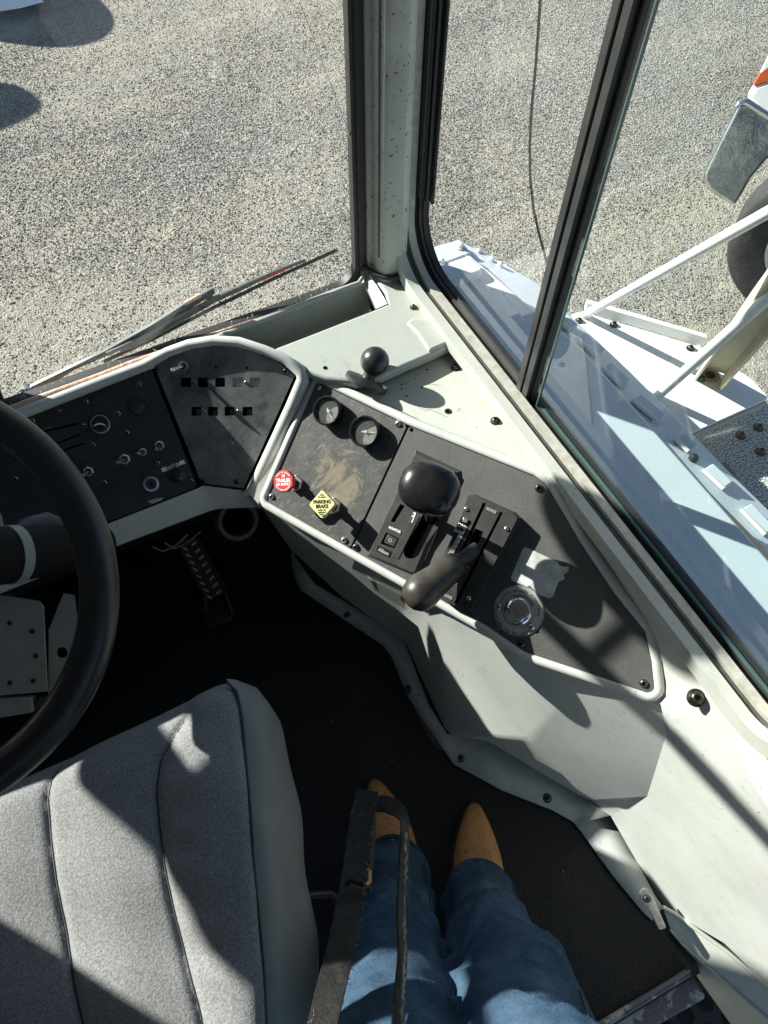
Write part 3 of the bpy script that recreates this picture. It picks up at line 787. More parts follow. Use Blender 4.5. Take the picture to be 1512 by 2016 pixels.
gauge(725, 852, .0275, 'black gauge with white needle and scale, right of the cloudy one', math.radians(172))

# =================================================================== AIR VALVES
def rot_text(M, a): return M @ Matrix.Rotation(a, 4, 'Z')
def valve(cx, cy, nm, label, kind):
    t_ = thing(nm, label, 'control knob', PCO.hit(cx, cy))
    M = PCO.frame(PCO.hit(cx, cy), RM @ Vector((1, 0, 0)))
    lathe('nut', [(.0155, .0), (.0155, .0085), (.0135, .0105), (.009, .0105)], M @ Matrix.Rotation(.3, 4, 'Z'), 'zinc', t_, 6, auto=25)
    lathe('stem', [(.0085, .008), (.0085, .02), (.0068, .0205), (.0068, .042)], M, 'dark_metal', t_, 18)
    hk = .042
    if kind == 'oct': pts = [(.0205 * math.cos(math.radians(22.5 + 45 * k)), .0205 * math.sin(math.radians(22.5 + 45 * k))) for k in range(8)]
    else: pts = rounded([(0, -.0255), (.0255, 0), (0, .0255), (-.0255, 0)], .004)
    pk = Plane(M.translation, PCO.n, RM @ Vector((1, 0, 0)))
    slab('knob', pk, pts, hk, hk + .010, 'red_plastic' if kind == 'oct' else 'yellow_plastic', t_, bevel=.0012)
    hp = hk + .0104
    def tx(s, y, size, m, bold=.0003, sx=1.0, arc=None):
        return text('lettering', s, M @ Matrix.Translation((0, y, hp)) if arc is None else M @ Matrix.Translation((0, 0, hp)), size, m, t_, bold, sx, arc=arc)
    if kind == 'oct':
        tx('TRAILER', .0014, .0084, 'white_print', .00035, .92); tx('AIR SUPPLY', -.0055, .0062, 'white_print', .0003, .9)
        tx('PUSH TO CHARGE', 0, .0036, 'white_print', .0001, 1, (.0155, math.pi / 2, 1))
        tx('NOT FOR PARKING', 0, .0036, 'white_print', .0001, 1, (.0158, -math.pi / 2, -1))
        for q in ((-.003, .003, .0105, .0117), (.001, .003, .0078, .0105), (-.003, .003, .0072, .0084)): box('emblem', *q, hp - .0003, hp + .0002, 'white_print', t_, M=M)
    else:
        tx('PARKING', .0045, .0088, 'black_print', .00035, .9); tx('BRAKE', -.0035, .0088, 'black_print', .00035, .9)
        tx('PULL', .0165, .0035, 'black_print', .0001); tx('TO APPLY', .0125, .0038, 'black_print', .0001)
        tx('PUSH TO', -.0098, .0038, 'black_print', .0001); tx('RELEASE', -.0138, .0038, 'black_print', .0001)
        for q in ((-.005, .002, -.0178, -.0165), (-.001, .005, -.0205, -.0192), (.003, .005, -.0192, -.0172)): box('emblem', *q, hp - .0003, hp + .0002, 'black_print', t_, M=M)
valve(584, 952, 'trailer_air_valve', 'red octagonal push knob reading TRAILER AIR SUPPLY on console corner', 'oct')
valve(658, 996, 'parking_brake_valve', 'yellow diamond push knob reading PARKING BRAKE', 'dia')

# =================================================================== GEAR SELECTOR
gs = thing('gear_selector', 'black gear selector with big rounded knob in the console panel', 'gear lever', PCO.hit(815, 1010))
xg = PCO.hit(897, 932) - PCO.hit(818, 895)
PG = Plane(PCO.hit(818, 895, .0005), PCO.n, xg)
hb = .010
gq = [PG.p2(x, y, hb) for x, y in [(818, 893), (897, 930), (815, 1128), (727, 1091)]]
slot = [PG.p2(x, y, hb) for x, y in [(852, 1010), (860, 1014), (868, 1030), (823, 1094), (814, 1100), (800, 1099), (794, 1090), (796, 1080), (836, 1006)]]
win = [PG.p2(x, y, hb) for x, y in [(788, 992), (797, 996), (776, 1029), (769, 1026)]]
btn = [PG.p2(x, y, hb) for x, y in [(760, 1048), (786, 1060), (776, 1080), (749, 1070)]]
holed('housing', PG, rounded(gq, .004), [rounded(slot, .006), ccw(win), ccw(btn)], hb, .003, 'black_plastic', gs)
v = [PG.at(a, b, hb - .003) for a, b in offset(ccw(gq), 0)] + [PG.at(a, b, .0) for a, b in offset(ccw(gq), .006)]
mesh('skirt', v, [(i, (i + 1) % 4, 4 + (i + 1) % 4, 4 + i) for i in range(4)], 'black_plastic', gs)
slab('well', PG, gq, -.001, .001, 'black_void', gs)
strip_px = [(813, 1010), (826, 1017), (784, 1101), (771, 1095)]
pslab('gear_scale', PG, strip_px, hb, hb + .0012, 'black_plastic', gs, bevel=.0003)
def gtext(s, x, y, size, m, h, dirx, parent, pl=PG, bold=.0002, sx=1.0):
    P_ = Plane(pl.hit(x, y, h), pl.n, dirx); return text('lettering', s, P_.frame(P_.o), size, m, parent, bold, sx)
gdir = PG.u
gtext('2', 815, 1014, .0115, 'white_print', hb + .0014, gdir, gs, bold=.0004); gtext('1', 812, 1025, .0105, 'white_print', hb + .0014, gdir, gs, bold=.0004)
pslab('monitor_plate', PG, [(766, 1033), (791, 1044), (788, 1054), (762, 1043)], hb, hb + .0008, 'black_plastic', gs)
gtext('MONITOR', 777, 1043, .0058, 'white_print', hb + .001, PG.hit(791, 1044) - PG.hit(766, 1033), gs, sx=.85)
pslab('button', PG, [(763, 1052), (783, 1061), (775, 1077), (755, 1068)], .003, hb - .001, 'black_plastic', gs, bevel=.0008)
gtext('O', 768, 1064, .009, 'grey_print', hb - .0008, gdir, gs)
pslab('brand_plate', PG, [(744, 1073), (771, 1086), (766, 1098), (740, 1085)], hb, hb + .0008, 'gloss_black', gs)
gtext('Allison', 755, 1086, .0088, 'grey_print', hb + .001, PG.hit(771, 1086) - PG.hit(744, 1073), gs, bold=.0003, sx=.85)
KC = Dm(845, 962, 1.10)
base_s = PG.hit(846, 1020, .004)
tube('lever', [base_s, base_s.lerp(KC, .5), KC], [.008, .0075, .0085], 'dark_metal', gs, 12)
# squashed rounded knob
kn = (KC - base_s).normalized(); kn = (kn * .4 + (CAMP - KC).normalized() * .6).normalized()
MK = Plane(KC, kn, RM @ Vector((.93, .36, 0))).frame(KC)
vs, fs = [], []
nu, nv = 32, 18
for j in range(nv + 1):
    ph = math.pi * j / nv - math.pi / 2
    for i in range(nu):
        th = 2 * math.pi * i / nu
        e = .86
        sg = lambda c, e_: math.copysign(abs(c) ** e_, c)
        x = .047 * sg(math.cos(ph), .8) * sg(math.cos(th), e); y = .040 * sg(math.cos(ph), .8) * sg(math.sin(th), e)
        z = .026 * math.sin(ph); z = z if z > 0 else z * 1.15
        vs.append(MK @ Vector((x, y, z)))
for j in range(nv):
    for i in range(nu): fs.append((j * nu + i, j * nu + (i + 1) % nu, (j + 1) * nu + (i + 1) % nu, (j + 1) * nu + i))
mesh('knob', vs, fs, 'gloss_black', gs, smooth=True)

# =================================================================== HAND THROTTLE
th = thing('hand_throttle', 'black hand throttle with long worn grip and slotted housing', 'throttle lever', PCO.hit(935, 1090))
xt = PCO.hit(1004, 1000) - PCO.hit(925, 975)
PT = Plane(PCO.hit(920, 980, .0005), PCO.n, PCO.hit(1018, 1010) - PCO.hit(925, 972))
hT = .026
tq = [(922, 975), (930, 975), (1008, 1010), (1019, 1020), (929, 1196), (921, 1203), (864, 1178), (858, 1165)]
tq2 = [PT.p2(x, y, hT) for x, y in tq]
def tp(px): return [PT.p2(x, y, hT) for x, y in px]
grooves = [ccw(tp([(951, 989), (957, 991), (884, 1150), (878, 1148)])), ccw(tp([(985, 1007), (990, 1009), (899, 1190), (893, 1188)])), ccw(tp([(908, 1019), (928, 1027), (884, 1112), (868, 1104)])), ccw(tp([(935, 1040), (952, 1047), (905, 1150), (890, 1143)]))]
holed('housing', PT, rounded(tq2, .006), grooves, hT, .004, 'black_plastic', th)
tb = offset(ccw(tq2), .0025); n8 = len(tb)
mesh('skirt', [PT.at(a, b, hT - .003) for a, b in ccw(tq2)] + [PT.at(a, b, 0) for a, b in tb], [(i, (i + 1) % n8, n8 + (i + 1) % n8, n8 + i) for i in range(n8)], 'black_plastic', th)
slab('well', PT, tq2, .0, hT - .006, 'black_void', th)
for x, y in [(918, 1002), (997, 1041), (923, 1178)]: screw(SC_PHIL, PT.hit(x, y, hT), PT.n, th, .85)
pslab('scale_bar', PT, [(912, 1034), (920, 1037), (886, 1103), (877, 1099)], hT - .003, hT + .0005, 'grey_print', th)
gtext('ON', 908, 1035, .0085, 'white_print', hT + .0012, PT.u, th, pl=PT); gtext('SLOW', 903, 1047, .0055, 'white_print', hT + .0012, PT.u, th, pl=PT)
pslab('lock_tab', PT, [(902, 1028), (917, 1034), (910, 1050), (896, 1044)], hT, hT + .001, 'black_plastic', th)
pslab('latch', PT, [(912, 1019), (922, 1023), (918, 1030), (909, 1027)], hT, hT + .004, 'zinc', th, bevel=.0006)
dT = PT.hit(978, 1012) - PT.hit(957, 1003)
for s_t, x, y, q in [('MORSE', 967, 1005, [(957, 997), (981, 1007), (977, 1013), (953, 1003)]), ('MORSE', 881, 1174, [(873, 1165), (892, 1174), (888, 1184), (868, 1175)])]:
    pslab('brand_plate', PT, q, hT, hT + .0008, 'black_plastic', th)
    gtext(s_t, x, y, .0065, 'grey_print', hT + .001, dT, th, pl=PT, sx=.85)
for k in range(7):
    x, y = 909 - k * 4.6, 1046 + k * 9.0
    pslab('scale_mark', PT, [(x + 3, y), (x + 6, y + 1), (x + 3, y + 6), (x, y + 5)], hT + .0006, hT + .001, 'white_print', th)
s0 = PT.hit(938, 1083, hT - .004); HE = Dm(826, 1168, 1.158); HS = Dm(902, 1107, 1.185)
tube('shank', [s0, s0.lerp(HS, .45), HS, HS.lerp(HE, .2)], [.016, .0165, .0115, .010], 'dark_metal', th, 14, flat=.55, upv=PT.v)
ax = (HE - HS).normalized()
prof = [(.0, -.002), (.016, -.001), (.0205, .003), (.022, .012), (.0235, .03), (.0255, .05), (.0275, .066), (.0295, .080), (.029, .094), (.0245, .107), (.016, .115), (.007, .1185), (0, .119)]
L_ = (HE - HS).length + .026
prof = [(r, z * L_ / .119) for r, z in prof]
lathe('grip', prof, Plane(HS, ax, (0, 0, 1)).frame(HS), 'handle_brown', th, 30, auto=60, cap=False)

# =================================================================== FIFTH WHEEL CONTROL
fwc = thing('fifth_wheel_control', 'round steel plate reading FIFTH WHEEL CONTROL with chrome push button', 'control knob', PCO.hit(1021, 1203))
MF = PCO.frame(PCO.hit(1021, 1203, .0003), RM @ Vector((.94, .34, 0)))
simple('plate_steel', (.50, .51, .48), .42, metal=.05, var=(90, (.40, .40, .38)))
lathe('plate', [(.0415, .0), (.0415, .0012), (.0405, .0018), (.038, .0018), (0, .0018)], MF, 'plate_steel', fwc, 48)
for r_ in (.0405, .026): lathe('engraved_ring', [(r_ - .0003, .00185), (r_ - .0003, .0021), (r_ + .0003, .0021), (r_ + .0003, .00185)], MF, 'black_print', fwc, 48, cap=False)
MFt = MF @ Matrix.Translation((0, 0, .002))
text('lettering', 'FIFTH WHEEL CONTROL', MFt, .0076, 'black_print', fwc, .0001, .9, arc=(.0325, math.radians(88), 1), spacing=1.25)
text('lettering', 'AUTOMATIC RE-LATCH', MFt, .0076, 'black_print', fwc, .0001, .9, arc=(.0375, math.radians(-95), -1), spacing=1.25)
text('lettering', 'PUSH TO LOCK', MFt, .0068, 'black_print', fwc, .0001, .8, arc=(.0248, math.radians(85), 1))
lathe('button', [(.0225, .0018), (.0228, .010), (.0222, .0125), (.0205, .0140), (.016, .0156), (.009, .0168), (0, .0172)], MF, 'chrome', fwc, 36, auto=60, cap=False)
for a in (190, 332):
    p = MF @ Vector((.0325 * math.cos(math.radians(a)), .0325 * math.sin(math.radians(a)), .0018)); screw(SC_PHIL, p, PCO.n, fwc, 1.25)

# =================================================================== CORNER SHELF (dash right end)
sh = thing('corner_shelf', 'pale grey moulded dash corner shelf at the foot of the pillar', 'shelf', Z(780, 640, .55))
ZS = .605
top_px = [(600, 662), (741, 607), (762, 598), (757, 575), (735, 545), (712, 518), (722, 512), (735, 521), (770, 514), (790, 534), (831, 592), (858, 622), (881, 646), (895, 668), (895, 676), (870, 688), (848, 698), (800, 718), (757, 738), (742, 747), (700, 752), (640, 744), (600, 728), (560, 706), (536, 690), (545, 683)]
tpts = [Z(x, y, ZS) for x, y in top_px]
v, f = prism(tpts, (0, 0, -.022))
mesh('shelf_top', v, f, 'shelf_plastic', sh, bevel=.006, bseg=3)
# raised step towards the window and moulded cheek beside the recess
stp = [Z(x, y, ZS + .006) for x, y in [(800, 634), (815, 625), (862, 629), (885, 655), (890, 670), (853, 686), (846, 690), (838, 680), (822, 655)]]
v, f = prism(stp, (0, 0, -.010)); mesh('raised_step', v, f, 'shelf_plastic', sh, bevel=.004, bseg=3)
ck = [Z(711, 522, ZS + .001), Z(717, 556, ZS - .010), Z(740, 608, ZS - .009), Z(763, 598, ZS + .001), Z(740, 560, ZS + .001)]
mesh('cheek', ck + [Z(740, 614, .53), Z(716, 562, .53)], [(0, 1, 2, 3, 4), (1, 2, 5, 6)], 'shelf_plastic', sh)
for x, y in [(769, 545), (814, 605)]: screw(SC_DOME, Z(x, y, ZS + .0005), (0, 0, 1), sh, .8)
# recess: windshield-side wall and bottom
rw0, rw1 = Z(400, 676, .598), Z(718, 556, .60)
mesh('recess_wall', [rw0, rw1, Vector((rw1.x + .01, rw1.y - .004, .53)), Vector((rw0.x, rw0.y - .004, .53)), rw0 + Vector((0, -.07, -.075)), rw1 + Vector((.01, -.075, -.075))], [(0, 1, 2, 3), (3, 2, 5, 4)], 'shelf_plastic', sh)
tube('recess_rim', [Z(420, 668, .596), Z(560, 614, .599), Z(660, 575, .601), Z(706, 558, .602), Z(714, 545, .604), Z(712, 522, .612)], [.007, .007, .006, .005, .004, .004], 'shelf_plastic', sh, 10)
lathe('drilled_hole', [(.004, .0003), (.0036, .0006), (0, .0006)], frame_of(Z(640, 724, ZS + .0005), (0, 0, 1)), 'black_void', sh, 10)

# ball mount on the console edge
bm_ = thing('ball_mount', 'black rubber ball mount bolted to the console edge beside the gauges', 'ball mount', PCO.hit(710, 768))
bb = PCO.hit(716, 766, -.002) + Vector((.012, .012, .0))
vw = (CAMP - bb).normalized(); rd = (PCO.hit(803, 838) - PCO.hit(624, 752)).normalized()
bn = rd.cross(vw).normalized()
if proj(bb + bn * .05)[1] > proj(bb)[1]: bn = -bn
bn = (bn * .93 + vw * .25).normalized()
bc = Dm(738, 711, (bb - CAMP).length - .012)
Mb = Plane(bb, bn, rd).frame(bb)
lathe('base_plate', [(.040, -.004), (.040, .002), (.037, .005), (.018, .008)], Mb, 'dark_metal', bm_, 36)
axb = (bc - bb).normalized()
tube('stem', [bb, bb.lerp(bc, .25), bb.lerp(bc, .5), bc], [.016, .0115, .0105, .0125], 'dark_metal', bm_, 18)
lathe('ball', [(.0255 * math.sin(math.pi * k / 20), -.0255 * math.cos(math.pi * k / 20)) for k in range(21)], Plane(bc, axb, (1, 0, 0)).frame(bc), 'ball_black', bm_, 32, cap=False)
for a in (2.9, .25): 
    p = Mb @ Vector((.031 * math.cos(a), .031 * math.sin(a), .005)); lathe('bolt', [(.006, 0), (.006, .003), (.005, .0045), (0, .0047)], frame_of(p, bn), 'zinc', bm_, 6, auto=20)

# =================================================================== DASHBOARD
da = thing('dashboard', 'black dashboard with switch panels in a pale grey rim under the windshield', 'dashboard', Z(300, 1000, .4))
dp = [PD.p2(x, y) for x, y in [(299, 725), (391, 957), (200, 1031), (-260, 1215), (-330, 960)]]
slab('switch_panel', PD, rounded([PD.p2(x, y) for x, y in [(297, 724), (389, 958), (-150, 1173), (-260, 935)]], .008), -.004, 0, 'dash_black', da, bevel=.0008)
arc_px = [(305, 724), (320, 710), (345, 697), (372, 687), (402, 681), (440, 680), (470, 684), (505, 696), (545, 715), (580, 739), (480, 961), (397, 951)]
apts = ccw([PA.p2(x, y) for x, y in arc_px])
def sq(cx, cy, w, h, sk=0): return [(cx - w / 2, cy - h / 2), (cx + w / 2, cy - h / 2), (cx + w / 2 + sk, cy + h / 2), (cx - w / 2 + sk, cy + h / 2)]
holes = [ccw([PA.p2(x, y) for x, y in sq(cx, 753, 20, 19)]) for cx in (366, 399, 433, 468, 502)] + [ccw([PA.p2(x, y) for x, y in sq(cx, 810, 20, 18)]) for cx in (386, 419, 452, 487)]
holed('switch_blank_panel', PA, apts, holes, 0.0, .003, 'dash_scuffed', da)
slab('panel_void', PA, offset(apts, -.004), -.03, -.026, 'black_void', da)
for cx in (468, 502): pslab('hole_cover', PA, sq(cx, 753, 22, 21), -.007, -.0045, 'grey_plastic', da, at=0)
for cx in (386, 419, 452, 487): pslab('hole_cover', PA, sq(cx + 5, 814, 14, 12), -.009, -.0065, 'rubber_grey', da, at=0)
for x, y in [(309, 728), (563, 730), (401, 946), (467, 948)]: screw(SC_HEX, PA.hit(x, y), PA.n, da, 1.15)
for x, y in [(383, 752), (484, 753), (402, 809), (469, 809), (455, 872)]: screw(SC_SMALL, PA.hit(x, y), PA.n, da, .85)
for x, y in [(425, 723), (486, 724)]: lathe('drilled_hole', [(.0025, .0002), (.0022, .0005), (0, .0005)], PA.frame(PA.hit(x, y)), 'black_void', da, 10)
# rim bead round the panels
rim_px = [(-300, 945), (-100, 868), (0, 830), (100, 791), (200, 752), (285, 719), (330, 693), (372, 678), (420, 670), (470, 673), (520, 689), (560, 706), (592, 730), (597, 748), (575, 800), (545, 865), (512, 935), (496, 966), (482, 975)]
rim3 = []
for i, (x, y) in enumerate(rim_px):
    pl = PD if x < 300 else PA
    rim3.append(pl.hit(x, y, .001))
tube('rim', rim3, [.0105] * 6 + [.009] * 6 + [.012] * 5 + [.009, .006], 'grey_plastic', da, 14)
# valley piece between the arched panel and the console
gv = [PA.hit(588, 742, .0), PA.hit(484, 966, .0), PCO.hit(509, 992, -.01), PCO.hit(617, 742, -.01), PA.hit(600, 722, -.004), PCO.hit(622, 732, -.012)]
mesh('valley', gv, [(0, 1, 2, 3), (0, 3, 5, 4)], 'grey_plastic', da, smooth=True)
# lower lip
lip_t = [PD.hit(-300, 1233, 0), PD.hit(-20, 1122, 0), PD.hit(206, 1034, 0), PD.hit(391, 961, 0), PA.hit(399, 956, -.001), PA.hit(480, 966, -.001), PCO.hit(511, 996, -.012)]
lip_b = [Z(-330, 1310, .37), Z(0, 1172, .37), Z(222, 1081, .37), Z(415, 1008, .37), Z(432, 1004, .37), Z(505, 1001, .38), Z(516, 1004, .38)]
lf2 = [(i, i + 1, 8 + i, 7 + i) for i in range(6)]
lip_c = [p + Vector((0, .05, .0)) for p in lip_b]
mesh('lower_lip', lip_t + lip_b + lip_c, lf2 + [(7 + i, 8 + i, 15 + i, 14 + i) for i in range(6)], 'grey_plastic', da, bevel=.004)
# raised instrument binnacle further left, in front of the wheel
bn_p = [(-1.0, .86), (-.31, .86), (-.31, 1.0), (-1.0, 1.0)]
v, f = prism([(x, y, .52) for x, y in bn_p], (0, 0, .29)); mesh('instrument_binnacle', v, f, 'dash_black', da, bevel=.02, bseg=3)
v, f = prism([(x, 1.056, z) for x, z in [(-1.0, .5), (-.215, .5), (-.2, .60), (-.166, .69), (-.163, .755), (-.18, .765), (-1.0, .765)]], (0, .025, 0)); mesh('shade_plate', v, f, 'rubber', cab, bevel=.002)  # added unseen plate, shaped to shade the left part of the console side
for k in range(90):  # loose threads on that added plate roughen its shadow edge
    p = Vector((random.uniform(-.30, -.165), 1.065, .76)); q = p + Vector((random.uniform(-.008, .008), random.uniform(-.01, .01), random.uniform(.003, .014)))
    if k % 3 == 0: p = Vector((-.165, 1.065, random.uniform(.68, .76))); q = p + Vector((random.uniform(.003, .012), 0, random.uniform(-.006, .006)))
    tube('frayed_thread', [p, q], .0012, 'fibre', cab, 4)
# underside
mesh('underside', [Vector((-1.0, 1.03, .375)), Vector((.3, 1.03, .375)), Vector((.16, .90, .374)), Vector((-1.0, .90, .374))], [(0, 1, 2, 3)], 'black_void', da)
# blanks, screws and controls on the switch panel
ux, uy = (31, -11.5), (8, 19)
def rowsq(cx, cy, w=1.0): return [(cx - 11 * w, cy - 6 * w), (cx + 9 * w, cy - 13.5 * w), (cx + 13 * w, cy + 4 * w), (cx - 7 * w, cy + 12 * w)]
for cx, cy in [(87, 820), (118, 810), (148, 798), (193, 784), (224, 773), (254, 762), (225, 944), (260, 930), (294, 917)]:
    o2 = ccw([PD.p2(x, y) for x, y in rowsq(cx, cy, 1.08)]); i2 = ccw([PD.p2(x, y) for x, y in rowsq(cx, cy, .94)])
    holed('blank_frame', PD, o2, [i2], .0014, .0012, 'dark_metal', da)
text('arrow_mark', '>', PD.frame(PD.hit(118, 809, .0006), PD.u), .014, 'grey_print', da)
for x, y in [(64, 828), (170, 791), (274, 756), (233, 814), (167, 838), (250, 851), (184, 875), (206, 950), (311, 912), (377, 947), (31, 942)]: screw(SC_SMALL, PD.hit(x, y), PD.n, da, 1.0)
screw(SC_HEX, PD.hit(282, 736), PD.n, da, 1.1)
for (xa, ya), (xb, yb) in [((70, 851), (155, 832)), ((100, 876), (158, 853)), ((112, 889), (166, 871))]:
    pslab('slider_slot', PD, [(xa, ya), (xb, yb), (xb + 1, yb + 3), (xa + 1, ya + 4)], .0, .0006, 'black_void', da, at=0)
pslab('lever_tab', PD, [(85, 842), (104, 838), (103, 843), (88, 848)], 0, .004, 'wood_brown', da)
M = PD.frame(PD.hit(198, 834))
kb = thing('heater_knob', 'round black knob with white arrow on the dark switch panel', 'knob', PD.hit(198, 834))
lathe('body', [(.0175, 0), (.017, .012), (.0155, .0145), (.012, .0155), (0, .0155)], M, 'gloss_black', kb, 28, auto=60)
lathe('ring', [(.0163, .0128), (.0171, .0135), (.0163, .0148), (.0150, .0150)], M, 'zinc', kb, 28, cap=False)
text('arrow_mark', '⌒' if False else '(', M @ Matrix.Translation((0, 0, .0158)) @ Matrix.Rotation(-1.9, 4, 'Z'), .02, 'white_print', kb, .0004)
M = PD.frame(PD.hit(271, 801))
bt = thing('round_button', 'round black push button near the top right of the switch panel', 'button', PD.hit(271, 801))
lathe('collar', [(.0165, 0), (.0165, .005), (.015, .0065), (.0135, .0065), (.0135, .004)], M, 'gloss_black', bt, 28, cap=False)
lathe('cap', [(.0133, .003), (.0133, .0055), (.011, .0062), (0, .0064)], M, 'dark_metal', bt, 24)
def toggle(pl, nx, ny, tx_, ty, hl, label, s=1.0):
    b_ = pl.hit(nx, ny); t_ = thing('toggle_switch', label, 'switch', b_, 'toggle switches on the dash')
    M = pl.frame(b_)
    lathe('nut', [(.0092 * s, 0), (.0092 * s, .003), (.008 * s, .0038), (.0055 * s, .0038)], M @ Matrix.Rotation(.4, 4, 'Z'), 'zinc', t_, 6, auto=25, cap=False)
    lathe('bushing', [(.0056 * s, .001), (.0056 * s, .0075), (.004 * s, .008), (.003 * s, .006), (0, .006)], M, 'screw_dark', t_, 16, cap=False)
    tip = pl.hit(tx_, ty, hl)
    a = b_ + pl.n * .005; d = (tip - a)
    tube('lever', [a, a + d * .5, a + d * .85, tip, tip + d.normalized() * .0015], [.0019 * s, .0023 * s, .0034 * s, .0036 * s, .0018 * s], 'zinc', t_, 10)
toggle(PD, 174, 928, 160, 937, .018, 'chrome toggle switch nearest the steering wheel, lowest on the panel')
toggle(PD, 245, 904, 229, 911, .020, 'large chrome toggle switch in the middle of the switch panel', 1.1)
toggle(PD, 281, 890, 271, 893, .018, 'small chrome toggle switch third in the slanting row', .85)
toggle(PD, 314, 877, 307, 885, .018, 'chrome toggle switch at the upper right end of the slanting row')
toggle(PA, 362, 720, 338, 729, .020, 'long chrome toggle switch alone on the scuffed arched panel', 1.05)
M = PD.frame(PD.hit(297, 952))
ks = thing('ignition_switch', 'silver ignition key switch below the toggle switches', 'key switch', PD.hit(297, 952))
lathe('collar', [(.0165, 0), (.0165, .004), (.0140, .0075), (.0105, .008), (.0098, .0065)], M, 'zinc', ks, 32, cap=False)
lathe('cylinder', [(.0098, .0055), (0, .0056)], M, 'dark_metal', ks, 24)
box('keyhole', -.0012, .0012, -.0045, .0045, .0057, .0062, 'black_void', ks, M=M @ Matrix.Rotation(.2, 4, 'Z'))
M = PD.frame(PD.hit(348, 935))
sb_ = thing('start_button', 'black round push button under the white START label', 'button', PD.hit(348, 935))
lathe('collar', [(.0155, 0), (.0155, .004), (.0135, .0055), (.0125, .0055), (.0125, .003)], M, 'dark_metal', sb_, 28, cap=False)
lathe('cap', [(.012, .002), (.012, .012), (.0105, .0138), (0, .0142)], M, 'gloss_black', sb_, 24, auto=60)
sl = [(317, 922), (362, 905), (365, 912), (320, 930)]
pslab('start_label', PD, sl, .0003, .0008, 'white_print', da, at=0)
Ps = Plane(PD.hit(341, 917, .001), PD.n, PD.hit(362, 905) - PD.hit(317, 922))
text('lettering', 'START', Ps.frame(Ps.o), .0095, 'black_print', da, .0003, .95)
pslab('paint_chip', PD, [(290, 987), (304, 982), (322, 979), (318, 985), (300, 992)], .0002, .0006, 'kick_paint', da, at=0)
pslab('paper_label', PD, [(-30, 1020), (2, 1010), (10, 1045), (17, 1052), (-20, 1068)], .0003, .0008, 'sticker', da, at=0)
# weather strip between gasket and rim
fp = [(-60, 840), (0, 816), (60, 793), (130, 767), (200, 741), (260, 717), (320, 694), (380, 672), (430, 655), (500, 630), (560, 608)]
fw_ = [.0085, .0085, .0085, .008, .008, .0075, .006, .005, .0045, .003, .002]
tube('weather_strip', [Z(x, y, .583) + Vector((0, random.uniform(-.001, .001), 0)) for x, y in fp], fw_, 'foam_strip', da, 10)
for k in range(46):
    x = random.uniform(20, 660); y = 790 - (x - 5) * .3525 + random.uniform(8, 16)
    p = Z(x, y, .588); q = p + Vector((random.uniform(-.006, .006), random.uniform(.002, .009), random.uniform(.001, .007)))
    tube('frayed_thread', [p, p.lerp(q, .5) + Vector((random.uniform(-.002, .002), 0, .002)), q], .00035, 'fibre', da, 4)

# =================================================================== WIPER
wi = thing('windshield_wiper', 'grey wiper arm and blade lying across the bottom of the windshield', 'wiper', wpl.hit(60, 770))
PWp = Plane((0, YW + .03, 0), (0, -1, 0), (1, 0, 0))
def wpx(l, h=0): return [PWp.hit(x, y, h) for x, y in l]
pslab('arm', PWp, [(55, 773), (62, 762), (205, 693), (300, 640), (365, 598), (420, 568), (424, 578), (372, 610), (302, 650), (218, 698), (150, 727), (82, 770)], -.004, .004, 'wiper_grey', wi, bevel=.001)
tube('arm_spring', wpx([(210, 697), (300, 655), (340, 630), (420, 590)], .008), .004, 'wiper_grey', wi, 8)
tube('blade_bridge', wpx([(235, 690), (300, 662), (420, 590), (470, 568), (540, 536), (600, 512)], .006), [.003, .0045, .006, .0055, .004, .003], 'wiper_grey', wi, 8)
tube('blade', wpx([(205, 712), (300, 668), (420, 606), (540, 548), (664, 492)], -.004), .0045, 'rubber', wi, 8, flat=.5)
pslab('blade_clip', PWp, [(392, 584), (415, 573), (421, 579), (418, 588), (398, 592)], -.002, .005, 'wiper_grey', wi, bevel=.001)
tube('red_insert', wpx([(364, 598), (395, 581)], .008), .004, 'foam_strip', wi, 8)
tube('red_insert', wpx([(510, 552), (560, 530)], .008), .003, 'red_plastic', wi, 8)
lathe('pivot', [(.012, -.01), (.012, .01), (.008, .014), (0, .014)], frame_of(PWp.hit(54, 772), (0, -1, .3)), 'wiper_grey', wi, 14)
tube('washer_tube', wpx([(35, 782), (34, 772), (42, 767), (54, 768)], .004), .002, 'fibre', wi, 6)

# =================================================================== STEERING
WC = Vector((-.295, .468, .964)); WTH = math.radians(35)
WNn = Vector((0, -math.sin(WTH), math.cos(WTH)))
st = thing('steering_wheel', 'thick black steering wheel at the left edge above the seat', 'steering wheel', WC)
PWh = Plane(WC, WNn, (1, 0, 0)); WR = .204
vs, fs = [], []
for i in range(96):
    a = 2 * math.pi * i / 96; c_ = PWh.at(WR * math.cos(a), WR * math.sin(a)); rad = (c_ - WC).normalized()
    for k in range(16):
        b = 2 * math.pi * k / 16; rr = .0195 * (1 + .03 * math.sin(2 * b)); vs.append(c_ + rad * math.cos(b) * rr + WNn * math.sin(b) * rr * 1.03)
for i in range(96):
    for k in range(16): fs.append((i * 16 + k, i * 16 + (k + 1) % 16, ((i + 1) % 96) * 16 + (k + 1) % 16, ((i + 1) % 96) * 16 + k))
mesh('rim', vs, fs, 'wheel_black', st, smooth=True)
lathe('hub', [(.0, -.06), (.05, -.055), (.065, -.03), (.06, -.012), (.04, -.004), (0, -.003)], PWh.frame(WC), 'wheel_black', st, 28, cap=False)
